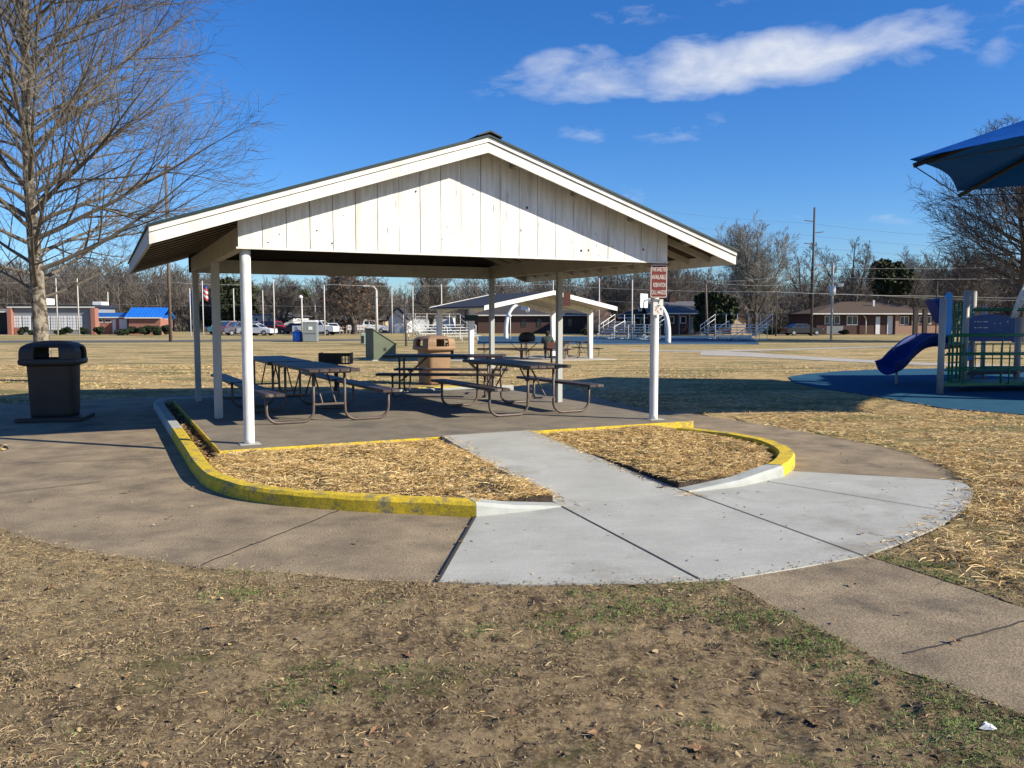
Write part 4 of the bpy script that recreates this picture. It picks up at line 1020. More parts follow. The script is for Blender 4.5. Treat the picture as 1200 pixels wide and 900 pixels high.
# ------------------------------------------------------------------ playground
pg = thing('playground_structure', 'green and blue climbing structure with tan posts and a dark blue slide', 'playground structure', G(1150,455))
PG = Vector(pg.location)
def L2(p): return Vector(p)-PG
def pl(px, Y, z): q = at(px, 400, Y); return Vector((q.x, Y, z))-PG
posts = [(1103.5,18.8,349,.07),(1131,20.6,340,.07),(1139.5,22.0,341,.065),(1152.5,23.6,358,.06),(1193,21.2,372,.075),(1224,19.2,330,.07),(1232,23,335,.07)]
for px, Y, top, r in posts:
    b = MB(); b.smooth = True; zt_ = Z(top, Y); b.tube([pl(px,Y,.02),pl(px,Y,zt_-.03)], r, 14); b.tube([pl(px,Y,zt_-.03),pl(px,Y,zt_)], [r*1.04,r*.75], 14); b.build('post', 'play_post', pg)
# decks
def poly3(pts, z0, z1, m, name, parent=None):
    b = MB(); P = [pl(px,Y,0) for px,Y in pts]; b.prism([(p.x,p.y) for p in P], z0, z1); return b.build(name, m, parent or pg)
poly3([(1134,20.7),(1193,21.1),(1216,23.6),(1153,23.5)], .30, .37, 'play_deck', 'deck')
poly3([(1104,18.9),(1131,20.5),(1139,22.0),(1110,22.4)], .98, 1.06, 'play_deck', 'deck')
poly3([(1106,19.0),(1245,19.6),(1245,21.0),(1112,20.3)], .16, .22, 'play_green', 'ramp_deck')
# rails
def rail(a, c, z0, z1, zs, n, name='railing', r=.018, m='play_green', za=None):
    b = MB(); A = pl(a[0],a[1],0); C_ = pl(c[0],c[1],0)
    for z in zs: b.tube([(A.x,A.y,z-PG.z),(C_.x,C_.y,z-PG.z)], r*1.15, 7)
    for i in range(n):
        p = A.lerp(C_, (i+.5)/n); b.tube([(p.x,p.y,z0),(p.x,p.y,z1)], r*.8, 6)
    return b.build(name, m, pg)
rail((1108,19.0),(1240,19.6), .2, 1.2, [.52,.86,1.28], 0)
rail((1108,19.0),(1240,19.6), .2, 1.28, [], 3)
b = MB()
for px in (1174,1184): 
    p = pl(px, 19.3, 0); b.tube([(p.x,p.y,.18),(p.x,p.y,1.02)], .016, 6)
for z, x0 in ((1.30,1112),(.86,1110),(.52,1110)):
    a = pl(x0,19.9,z); c = pl(1240,20.4,z); b.tube([a,c], .02, 6)
b.build('railing', 'play_green', pg)
# narrow ladder on the left tower
b = MB()
for px, Y in ((1113,19.7),(1117,19.5),(1122,20.2),(1126,20.1)):
    a = pl(px,Y,.1); c = pl(px,Y,2.05); b.tube([a,c], .025, 7)
for i in range(9):
    z = .25+i*.2; b.tube([pl(1113,19.7,z),pl(1126,20.1,z)], .016, 6)
b.build('ladder', 'play_green', pg)
b = MB()
for i in range(6):
    px = 1144+i*10; b.tube([pl(px,22.6,.4),pl(px,22.6,1.0)], .013, 6)
b.tube([pl(1139,22.6,1.0),pl(1200,22.6,1.0)], .02, 6); b.tube([pl(1139,22.6,.62),pl(1200,22.6,.62)], .016, 6)
b.build('rear_railing', 'play_green', pg)
b = MB(); b.tube([pl(1139,21.2,Z(363,21.2)),pl(1250,21.2,Z(362.5,21.2))], .04, 10); b.tube([pl(1138.5,21.2,Z(361,21.2)),pl(1138.5,21.2,Z(384,21.2))], .02, 8); b.build('overhead_bar', 'play_green', pg)
# blue arched panel with cut-outs
Y = 20.9; xa, xb = pl(1134.5,Y,0).x, pl(1188,Y,0).x; zl, zh, zs_ = Z(400,Y), Z(368,Y), Z(372.5,Y); yy = Y-PG.y
n = 10; top = [(xb+(xa-xb)*i/n, zs_+(zh-zs_)*math.sin(math.pi*i/n)**.8) for i in range(n+1)]
b = MB(); b.extr([(xa,zl),(xb,zl)]+top, yy-.015, yy+.015); pn = b.build('panel', 'play_panel', pg)
b = MB()
for (f, zf, w) in [(.13,.72,.02),(.20,.72,.03),(.27,.72,.02),(.36,.72,.055),(.13,.50,.02),(.19,.50,.015),(.25,.50,.03),(.36,.50,.055),(.56,.66,.015),(.68,.66,.015),(.84,.72,.02)]:
    x = xa+(xb-xa)*f; z = zl+(zh-zl)*zf; b.box(x-w, x+w, yy-.017, yy-.0155, z-.010, z+.010)
b.split('slot', 'sign_white', pn)
b = MB()
for sx in (-1,1):
    x = xa+(xb-xa)*(.64+sx*.035); b.lathe([(.028,0),(.028,.003)], 10, (0,0,0)); 
b = MB(); b.tube([(xa+(xb-xa)*.57,yy-.02,zl+.27),(xa+(xb-xa)*.72,yy-.02,zl+.27)], .008, 5); b.tube([(xa+(xb-xa)*(.22+.03*i),yy-.02,zl+.17+.05*math.sin(math.pi*i/6)) for i in range(7)], .008, 5); b.split('relief', 'play_cyan', pn)
# cyan fin
Y = 19.3; yy = Y-PG.y
b = MB(); P = [(1106,392),(1107.5,376),(1106.5,360),(1105,349),(1107,344),(1110,342),(1113,344),(1114,349),(1113,364),(1114,380),(1113,393)]
b.extr([(pl(px,Y,0).x, Z(py,Y)) for px,py in P], yy-.03, yy+.03); b.build('climbing_fin', 'play_cyan', pg)
Y = 21.5; yy = Y-PG.y; P = [(1087.5,352),(1101,349),(1101,379),(1094,366)]
b = MB(); b.extr([(pl(px,Y,0).x, Z(py,Y)) for px,py in P][::-1], yy-.25, yy+.25); b.build('slide_hood', 'play_navy', pg)
Y = 21.8; yy = Y-PG.y; P = [(1131,404),(1135,402),(1139,406),(1137,413),(1140,420),(1133,424),(1131,414)]
b = MB(); b.extr([(pl(px,Y,0).x, Z(py,Y)) for px,py in P][::-1], yy-.02, yy+.02); b.build('step_panel', 'play_cyan', pg)
# slide: swept trough
path = spline([pl(1108,22.2,1.02), pl(1092,22.1,1.02), pl(1077,21.9,.93), pl(1062,21.7,.66), pl(1051,21.5,.42), pl(1040,21.35,.34)], 6)
b = MB(); b.smooth = True; prof = []
for k in range(13):
    a = math.pi*k/12; prof.append((-.36*math.cos(a), .36-.36*math.sin(a)*1.0))
prof = [(-.40,.40)]+prof+[(.40,.40),(.33,.40)]+[(-.32*math.cos(math.pi*(12-k)/12), .36-.31*math.sin(math.pi*(12-k)/12)) for k in range(13)]+[(-.33,.40)]
rows = []
for i, p in enumerate(path):
    d = (path[min(i+1,len(path)-1)]-path[max(i-1,0)]).normalized(); a = Vector((d.y,-d.x,0)).normalized(); up = a.cross(d); up = up if up.z > 0 else -up
    rows.append([tuple(p+a*x*.86+up*(z*.86-.08)) for x,z in prof])
k = len(prof); vs = [v for r_ in rows for v in r_]; fs_ = [[i*k+j,i*k+(j+1)%k,(i+1)*k+(j+1)%k,(i+1)*k+j] for i in range(len(rows)-1) for j in range(k)]
fs_ += [list(range(k)), list(range((len(rows)-1)*k, len(rows)*k))[::-1]]
b.add(vs, fs_); sd_ = b.build('slide', 'play_navy', pg)
b = MB(); b.tube([pl(1052,21.6,.02),pl(1052,21.6,.36)], .035, 8); b.build('slide_leg', 'play_post', sd_)
# white arched climber at the right
b = MB()
for i in range(4):
    pts = [pl(1184+q*6.5+i*2.2, 20.4+i*.5, Z(373-58*math.sin(min(1, q/5)*math.pi*.5)**.8, 20.4)) for q in range(6)]
    b.tube(pts, .022, 7)
for q in range(4): b.tube([pl(1187+q*6,20.4,Z(362-q*11,20.4)), pl(1194+q*6,21.9,Z(362-q*11,20.4))], .018, 6)
b.build('climber', 'white_steel', pg)

# shade canopy over it
scv = [(8.0,17.5),(11.15,21.75),(15.6,20.6),(17.2,16.2),(14.6,12.2),(10.9,11.65)]; ctr = Vector((12.7,16.5,0)); EZ = 4.86; PZ = 6.45
_m = M['shade_cloth']; _n = _m.node_tree.nodes; _l = _m.node_tree.links; _t = _n.new('ShaderNodeBsdfTranslucent'); _t.inputs[0].default_value = (.02,.20,.75,1); _x = _n.new('ShaderNodeMixShader'); _x.inputs[0].default_value = .05
_l.new(_n['Principled BSDF'].outputs[0], _x.inputs[1]); _l.new(_t.outputs[0], _x.inputs[2]); _l.new(_x.outputs[0], _n['Material Output'].inputs[0])
sh_ = thing('shade_canopy', 'bright blue fabric shade canopy over the playground at the right edge', 'shade canopy', (ctr.x, ctr.y, 0))
b = MB(); n = 6; V0 = [Vector((x-ctr.x,y-ctr.y,EZ)) for x,y in scv]; ap = Vector((0,0,PZ)); sub = 6; ring = []
for r_ in range(sub+1):
    f = 1-r_/sub; row = []
    for i in range(n):
        A, C_ = V0[i], V0[(i+1)%n]
        for j in range(8):
            s = j/8; e = A.lerp(C_, s); e = e+(ap*0+Vector((0,0,PZ))-e)*.045*math.sin(math.pi*s)   # edges pulled in
            p = ap.lerp(e, f) if f > 0 else ap.copy()
            p.z -= .16*math.sin(math.pi*f)*math.sin(math.pi*s)+.01*math.sin(math.pi*f)
            row.append(p)
    ring.append(row)
m_ = n*8; vs = [tuple(p) for r_ in ring for p in r_]; lo = [(p[0],p[1],p[2]-.012) for p in vs]
fs_ = [[r_*m_+j, r_*m_+(j+1)%m_, (r_+1)*m_+(j+1)%m_, (r_+1)*m_+j] for r_ in range(sub) for j in range(m_)]
o_ = len(vs); b.add(vs+lo, fs_+[[q+o_ for q in f][::-1] for f in fs_]+[[j, j+o_, (j+1)%m_+o_, (j+1)%m_] for j in range(m_)])
b.build('canopy_cloth', 'shade_cloth', sh_, fixn=False)
b = MB(); b.smooth = True
for v in V0: b.tube([v*.985+Vector((0,0,-.06)), Vector((0,0,PZ-.10))], .05, 8)
for i in range(n): b.tube([V0[i]*.985+Vector((0,0,-.06)), V0[(i+1)%n]*.985+Vector((0,0,-.06))], .012, 6)
b.build('frame', 'black', sh_)
b = MB(); b.smooth = True; b.lathe([(.17,0),(.17,PZ-.2)], 18); b.build('mast', 'play_post', sh_)
s2 = copy_tree(sh_); s2.location = (20.6, 17.6, 0); s2.rotation_euler = (0,0,R(20)); s2['label'] = 'second blue fabric shade canopy added unseen beyond the right edge to shade the playground'  # added out of view so that its shadow falls on the playground
for s_ in (sh_, s2): s_['group'] = 'blue shade canopies over the playground'
# ================================================================== TREES
def grow(seed, H, r0, crown_base, spread, n1, n2, n3, n4, up_low=.15, up_high=1.0, lean=0, split=None, droop=0.0, minr=.004, wig=.06, len_shape=None, tw=1.0, tseed=0):
    """returns (trunk paths, branch paths); each path = (points, radii)"""
    r = random.Random(seed); trunk = []; br = []
    def path(p, d, L_, ra, rb, n, gr, wob):
        pts = [p.copy()]; d = d.normalized()
        for i in range(n):
            d = (d+Vector((r.gauss(0,wob), r.gauss(0,wob), r.gauss(0,wob)+gr/n))).normalized(); pts.append(pts[-1]+d*L_/n)
        return pts, [ra+(rb-ra)*i/n for i in range(n+1)]
    def at_(pts, rad, t):
        k = t*(len(pts)-1); i = min(int(k), len(pts)-2); f = k-i
        return pts[i].lerp(pts[i+1], f), (pts[i+1]-pts[i]).normalized(), rad[i]+(rad[i+1]-rad[i])*f
    tp, tr = path(Vector((0,0,-.1)), Vector((lean,0,1)), H, r0, r0*.10, 14, 2.2, .016)
    tr = [r0*(1.25 if i == 0 else 1)*(1-.9*(i/14)**.85)+.004 for i in range(15)]
    trunk.append((tp, tr)); stems = [(tp, tr, crown_base)]
    if split:
        for k in range(split):
            t = crown_base+.03*k; p, d, rr = at_(tp, tr, t); a = r.uniform(0, 6.28)+k*2.4
            q = path(p, Vector((math.cos(a)*.45, math.sin(a)*.45, 1)), H*(1-t)*.92, rr*.7, rr*.1, 10, .25, .05); trunk.append(q); stems.append((*q, .12))
    def child(pts, rad, t, ang, L_, n, gr, wob, az=None, ratio=.55, seg=4):
        p, d, rr = at_(pts, rad, t)
        az = r.uniform(0, 6.283) if az is None else az
        o = d.orthogonal().normalized(); o2 = d.cross(o); side = o*math.cos(az)+o2*math.sin(az)
        dd = d*math.cos(ang)+side*math.sin(ang)
        return path(p, dd, L_, max(rr*ratio, minr), minr*.7, seg, gr, wob)
    for (sp, sr, cb) in stems:
        az = r.uniform(0, 6.28)
        for i in range(n1):
            t = cb+(.97-cb)*((i+r.random()*.6)/n1); az += 2.4+r.uniform(-.3,.3); f = (t-cb)/(1-cb)
            ls = len_shape(f) if len_shape else (1-f*.75)
            L1 = spread*ls*r.uniform(.75,1.15)
            p, d, rr = at_(sp, sr, t); e = up_low+(up_high-up_low)*f+r.uniform(-.12,.12)
            dd = Vector((math.cos(az)*math.cos(e), math.sin(az)*math.cos(e), math.sin(e)))
            b1 = path(p, dd, L1, max(min(rr*.5, L1*.0115), minr*2), minr, 8, .28-droop*(1-f), wig); br.append((b1, 1))
            m2 = max(2, int(n2*L1/spread+.5))
            for j in range(m2):
                t2 = .14+.84*(j+r.random()*.7)/m2; L2_ = L1*(.62-.36*t2)*r.uniform(.7,1.2)
                b2 = child(*b1, t2, r.uniform(.45,.85), L2_, 0, .22-droop*.5, wig*1.2, ratio=.6, seg=5); br.append((b2, 2))
                for k in range(n3):
                    t3 = .15+.83*(k+r.random())/n3; L3 = L2_*(.6-.25*t3)*r.uniform(.6,1.2)
                    b3 = child(*b2, min(t3,.98), r.uniform(.4,.8), L3, 0, .12, wig*1.5, ratio=.6, seg=3); br.append((b3, 3))
                    for q in range(n4):
                        b4 = child(*b3, min(.15+.8*(q+r.random())/n4,.98), r.uniform(.35,.7), L3*r.uniform(.35,.75), 0, .05, wig*1.5, ratio=.7, seg=2); br.append((b4, 4))
    return trunk, br
def tubes_np(paths, sides, tw=1.0):
    """paths: list of (pts, radii) -> V,F arrays (quads, open tubes)"""
    V = []; F = []; o = 0
    byn = {}
    for pts, rad in paths: byn.setdefault(len(pts), []).append((pts, rad))
    for k, lst in byn.items():
        P = np.array([[tuple(p) for p in pts] for pts, _ in lst]); Rr = np.array([r_ for _, r_ in lst])*tw
        d = np.empty_like(P); d[:,1:-1] = P[:,2:]-P[:,:-2]; d[:,0] = P[:,1]-P[:,0]; d[:,-1] = P[:,-1]-P[:,-2]
        d /= np.linalg.norm(d, axis=-1, keepdims=True)+1e-9
        d0 = d[:, :1]; ref = np.where(np.abs(d0[...,2:3]) < .9, np.array([0,0,1.]), np.array([1.,0,0]))+d*0
        a = np.cross(d, ref); a /= np.linalg.norm(a, axis=-1, keepdims=True)+1e-9; b = np.cross(d, a)
        th = np.arange(sides)*2*np.pi/sides
        Q = P[:,:,None]+(a[:,:,None]*np.cos(th)[None,None,:,None]+b[:,:,None]*np.sin(th)[None,None,:,None])*Rr[:,:,None,None]
        n = len(lst); V.append(Q.reshape(-1,3)); base = o+np.arange(n)[:,None,None]*k*sides+np.arange(k-1)[None,:,None]*sides
        j = np.arange(sides)[None,None,:]; j2 = (j+1)%sides
        F.append(np.stack([base+j, base+j2, base+sides+j2, base+sides+j], -1).reshape(-1,4)); o += n*k*sides
    return np.concatenate(V), np.concatenate(F)
def make_tree(name, label, cat, loc, seed, rz=0, mt='bark_dark', mb='bark_dark', group=None, fine=(12,6,4,3), scale=1, leaf=None, **kw):
    tk, br = grow(seed, **kw)
    t = thing(name, label, cat, loc, rz, group); t.scale = (scale,)*3
    V, F = tubes_np(tk, fine[0]); np_mesh('trunk', V, F, [mt], smooth=True, parent=t)
    Vs = []; Fs = []; o = 0
    for lv, sd in ((1,fine[1]),(2,fine[2]),(3,fine[3]),(4,3)):
        ps = [b for b, l in br if l == lv]
        if not ps: continue
        V, F = tubes_np(ps, sd); Vs.append(V); Fs.append(F+o); o += len(V)
    V = np.concatenate(Vs); F = np.concatenate(Fs); mi = None; mats = [mb]
    if leaf:
        ends = np.array([tuple(b[0][-1]) for b, l in br if l >= 2]); n, sz, ml = leaf
        c = ends[NP.integers(0, len(ends), n)]+NP.normal(0, sz*1.6, (n,3)); u = NP.normal(0,1,(n,3)); u /= np.linalg.norm(u,axis=1,keepdims=True); w = np.cross(u, NP.normal(0,1,(n,3))); w /= np.linalg.norm(w,axis=1,keepdims=True)
        s = sz*NP.uniform(.5,1.2,(n,1)); Q = np.stack([c-u*s-w*s*.5, c+u*s-w*s*.5, c+u*s+w*s*.5, c-u*s+w*s*.5],1).reshape(-1,3)
        F2 = np.arange(n*4).reshape(-1,4)+len(V); mi = np.concatenate([np.zeros(len(F),int), np.ones(n,int)]); V = np.concatenate([V,Q]); F = np.concatenate([F,F2]); mats = [mb, ml]
    np_mesh('crown', V, F, mats, mi, parent=t)
    return t

shape_big = lambda f: (.62+.38*math.sin(min(1,f*2.2)*math.pi*.5))*(1-f**1.8*.72)
p = G(52, 447)
make_tree('bare_tree', 'tall bare tree with mottled grey trunk behind the dark trash can at left', 'tree', (p.x,p.y,gz(p.y)), 12, R(40), 'bark_light', 'twig_light',
          H=15.0, r0=.215, crown_base=.15, spread=7.4, n1=82, n2=15, n3=7, n4=3, up_low=.32, up_high=1.2, split=None, minr=.0042, wig=.05, tseed=1, len_shape=shape_big, fine=(20,6,4,3))
# two odd low limbs are part of the crown generator
vase = lambda f: .75*(1-f*.45)
p = G(1192, 388); Yb = 72
make_tree('bare_tree', 'large dark bare tree behind the playground at the right edge', 'tree', (X(1196,Yb),Yb,gz(Yb)), 31, 0, H=17, r0=.5, crown_base=.16, spread=9.5, n1=26, n2=11, n3=7, n4=3, up_low=.35, up_high=1.1, split=3, minr=.014, wig=.09, len_shape=shape_big, fine=(10,5,3,3))
def mid_tree(px, py_base, py_top, Y, seed, label, mb='bark_far', group='bare trees beyond the field', name='bare_tree', **kw):
    a = dict(r0=.30, crown_base=.12, spread=5.5, n1=22, n2=9, n3=6, n4=2, up_low=.5, up_high=1.25, split=3, minr=.016, wig=.08, len_shape=vase)
    a.update(kw); H = Z(py_top, Y)-gz(Y)
    return make_tree(name, label, 'tree', (X(px,Y),Y,gz(Y)), seed, seed*1.1, 'bark_dark', mb, group, fine=(8,4,3,3), H=H*.95, **a)
mid_tree(885, 389, 264, 104, 41, 'full round pale grey bare tree right of the pavilion roof, behind the bleachers', 'twig_pale', spread=6.4, n1=20, n2=11, n3=7, n4=3, split=5, up_low=.75, up_high=1.3, wig=.035, crown_base=.10, minr=.013)
mid_tree(950, 389, 285, 118, 42, 'knobbly bare tree beside the tall dark utility pole', spread=4.0, up_low=.3, r0=.35)
mid_tree(998, 389, 280, 122, 43, 'knobbly pollarded bare tree behind the ranch house, right of the tall dark pole', spread=4.6, up_low=.3, r0=.4)
mid_tree(415, 385, 322, 112, 44, 'spreading tree with rusty brown leaves still on, left of the bent lamp pole', spread=5.5, leaf=(1300,.18,'autumn'), n4=1, r0=.45)
mid_tree(390, 385, 326, 125, 45, 'bare tree behind the tan gabled house', spread=5)
mid_tree(437, 385, 330, 128, 46, 'bare tree behind the bent lamp pole', spread=5)
mid_tree(330, 385, 330, 130, 47, 'bare tree behind the white building with the hipped roof', spread=5)
mid_tree(505, 385, 318, 120, 48, 'bare tree behind the long white building, left of the far shelter', spread=6)
mid_tree(476, 401, 338, 62, 49, 'small thin bare tree on the grass in front of the white gabled house', 'bark_dark', spread=2.0, n1=14, n2=6, n3=4, n4=1, split=None, r0=.10, minr=.008, crown_base=.28)
mid_tree(1120, 388, 296, 112, 51, 'bare tree between the ranch house and the playground posts', spread=6)
mid_tree(1062, 388, 300, 135, 52, 'bare tree just behind the right part of the ranch house roof', spread=6)
mid_tree(722, 388, 318, 135, 53, 'bare tree above the dark brick church roof', spread=6)
mid_tree(795, 388, 306, 128, 54, 'bare tree above the grey roofed house', spread=6)

# evergreens: many small leaf faces spread through the crown volume
def leafy(name, label, cat, loc, w, h, z0, n, sz, m, seed, group=None, lobes=9, flat=1.0, trunk=True):
    t = thing(name, label, cat, loc, 0, group); g = np.random.default_rng(seed)
    L_ = np.stack([g.uniform(-.55,.55,lobes)*w/2, g.uniform(-.55,.55,lobes)*w/2, z0+(h-z0)*g.uniform(.2,.8,lobes)],-1); rad = g.uniform(.35,.62,lobes)
    k = g.integers(0, lobes, n); d = g.normal(0,1,(n,3)); d /= np.linalg.norm(d,axis=1,keepdims=True)
    rr = rad[k][:,None]*g.uniform(.55,1.0,(n,1))**.4
    c = L_[k]+d*rr*np.array([w/2,w/2,(h-z0)/2*flat]); c = c[c[:,2] > .02]; n = len(c)
    u = g.normal(0,1,(n,3)); u /= np.linalg.norm(u,axis=1,keepdims=True); v = np.cross(u, g.normal(0,1,(n,3))); v /= np.linalg.norm(v,axis=1,keepdims=True); s = sz*g.uniform(.5,1.3,(n,1))
    Q = np.stack([c-u*s-v*s*.5,c+u*s-v*s*.5,c+u*s+v*s*.5,c-u*s+v*s*.5],1).reshape(-1,3)
    np_mesh('crown' if trunk else 'foliage', Q, np.arange(n*4).reshape(-1,4), [m], parent=t)
    b = MB(); b.tube([(0,0,0),(0,0,z0+(h-z0)*.5)], [max(.03,w*.03),.02], 7); b.build('trunk' if trunk else 'stem', 'bark_dark', t)
    return t
def ev(px, top, Y, wpx, z0, label, m='evergreen', n=6000, sz=.30, seed=1, flat=1.0, lobes=10, name='evergreen_tree', group='evergreens in the tree line'):
    return leafy(name, label, 'tree', (X(px,Y),Y,gz(Y)), wpx/FOC*Y, Z(top,Y)-gz(Y), z0, n, sz, m, seed, group, lobes, flat)
ev(1040, 301, 132, 46, 5.0, 'rounded dark evergreen crown rising behind the ranch house', seed=5, lobes=16, n=5000)
ev(838, 343, 100, 46, .3, 'broad dark evergreen between the grey roofed house and the right bleachers', seed=4)
ev(272, 325, 135, 34, .3, 'tall dark evergreen behind the teal car, left of the pavilion front post', seed=5, lobes=12)
ev(298, 332, 138, 36, .3, 'dark evergreen right behind the left front post of the pavilion', seed=6, lobes=12)
ev(248, 335, 140, 26, .3, 'narrow dark evergreen behind the flagpoles', seed=7, lobes=12)
ev(360, 340, 150, 30, .3, 'dark evergreen behind the grey shed', seed=8)
ev(440, 335, 150, 34, .3, 'dark evergreen behind the bent lamp pole', seed=9)
# clipped bushes
def bush(px, py, w, h, Y, label, seed, group):
    return leafy('bush', label, 'bush', (X(px,Y),Y,gz(Y)), w/FOC*Y*1.0, h/FOC*Y, .05, 2600, .09, 'bush', seed, group, 7, 1.0, trunk=False)
gb = 'clipped bushes in front of the blue roofed building'; gw = 'bushes under the long window wall'
bush(149, 392, 24, 12, 104, 'clipped dark bush left of the blue roofed brick building, leftmost of four', 1, gb)
bush(169, 392, 19, 11, 104, 'clipped dark bush in front of the red brick wall, second of four', 2, gb)
bush(184, 392, 17, 11, 104, 'clipped dark bush at the right corner of the red brick wall, third of four', 3, gb)
bush(194, 392, 14, 11, 105, 'clipped dark bush just left of the tall wooden pole', 4, gb)
bush(117, 389, 13, 10, 106, 'clipped bush under the flat blue awning', 5, gb)
bush(26, 389, 11, 10, 106, 'clipped bush under the left end of the long window wall', 6, gw)
bush(77, 389, 14, 9, 106, 'clipped bush right of the tall bare tree under the window wall', 7, gw)
bush(98, 389, 15, 9, 106, 'clipped bush near the right brick pier of the long window wall', 8, gw)
bush(68, 390, 9, 5, 106, 'low bush just right of the tree trunk under the window wall', 9, gw)
bush(36, 390, 9, 5, 106, 'low bush left of the tree trunk under the window wall', 10, gw)
gr_ = 'bushes before the brick houses'
bush(752, 389, 20, 8, 96, 'dark bush before the dark brick house left of the hoop', 11, gr_)
bush(690, 384, 22, 8, 104, 'dark bush along the church wall right of the far shelter', 12, gr_)
bush(905, 390, 26, 9, 108, 'dark bush right of the right bleachers', 13, gr_)
bush(988, 390, 16, 6, 107, 'dark bush under the left windows of the ranch house', 14, gr_)
# far-off wood along the whole horizon: one mass
def wood():
    r = random.Random(99); protos = []
    for s in range(6):
        tk, br = grow(200+s, H=10, r0=.17, crown_base=.10+.08*(s%3), spread=3.7, n1=17, n2=6, n3=4, n4=0, up_low=.35, up_high=1.2, split=1+(s%2), minr=.020, wig=.09, len_shape=vase)
        V, F = tubes_np(tk, 4); V2, F2 = tubes_np([b for b, l in br], 3)
        protos.append((np.concatenate([V,V2]), np.concatenate([F,F2+len(V)]), len(F)))
    Vs = []; Fs = []; mi = []; o = 0
    def add(px, Y, h):
        nonlocal o
        V, F, nt = protos[r.randrange(6)]; a = r.uniform(0,6.28); s = h/9.6; c, sn = math.cos(a)*s*1.25, math.sin(a)*s*1.25
        Q = np.stack([V[:,0]*c-V[:,1]*sn+X(px,Y), V[:,0]*sn+V[:,1]*c+Y, V[:,2]*s+gz(Y)],-1); Vs.append(Q); Fs.append(F+o); mi.append(np.concatenate([np.zeros(nt,int),np.ones(len(F)-nt,int)])); o += len(Q)
    def top(px):
        pts = [(-120,306),(0,306),(120,308),(220,316),(300,326),(380,332),(480,340),(560,326),(700,322),(780,312),(850,318),(910,330),(960,326),(1040,318),(1120,304),(1320,300)]
        for (a,ya),(b,yb) in zip(pts[:-1],pts[1:]):
            if a <= px <= b: return ya+(yb-ya)*(px-a)/(b-a)
        return 310
    px = -110
    while px < 1310:
        for Y, dy in ((140,16),(150,10),(165,6),(180,3),(196,1),(215,0)):
            q = px+r.uniform(-9,9); add(q, Y+r.uniform(-6,6), max(4.5, Z(top(q)+dy+abs(r.gauss(0,6)), Y)-gz(Y)))
        px += 13
    V = np.concatenate(Vs); F = np.concatenate(Fs); m = np.concatenate(mi)
    # undergrowth: fine brush filling the foot of the wood
    n = 90000; x = NP.uniform(-190,190,n); y = NP.uniform(142,225,n); hh = NP.uniform(0,1,n)**1.4*6.0
    c = np.stack([x,y,hh-.3],-1); u = NP.normal(0,1,(n,3))*np.array([.35,.35,1]); u /= np.linalg.norm(u,axis=1,keepdims=True); s = NP.uniform(.3,.9,(n,1)); w = np.stack([NP.normal(0,1,n),NP.normal(0,1,n),NP.normal(0,.3,n)],-1); w /= np.linalg.norm(w,axis=1,keepdims=True)
    Q = np.stack([c-u*s-w*.09,c-u*s+w*.09,c+u*s+w*.05,c+u*s-w*.05],1).reshape(-1,3); F2 = np.arange(n*4).reshape(-1,4)+len(V)
    V = np.concatenate([V,Q]); F = np.concatenate([F,F2]); m = np.concatenate([m, np.ones(n,int)])
    o_ = np_mesh('distant_wood', V, F, ['bark_far','twig_far'], m); tag(o_, 'grey brown leafless wood along the whole horizon', 'wood', kind='stuff')
wood()
# low rise under the wood, so the horizon is closed
b = MB(); xs_ = list(range(-420,421,12)); rows = []
for yy, hh in ((228,-.5),(236,3.8),(262,6.5),(330,7.5),(420,-1)):
    rows.append([(x*1.2, yy, hh+(1.8*math.sin(x*.03)+1.0*math.sin(x*.081+1) if hh > 0 else 0)) for x in xs_])
k = len(xs_); b.smooth = True; b.add([v for r_ in rows for v in r_], [[i*k+j,i*k+j+1,(i+1)*k+j+1,(i+1)*k+j] for i in range(4) for j in range(k-1)])
o = b.build('hill', 'bark_far', fixn=False); o['kind'] = 'structure'

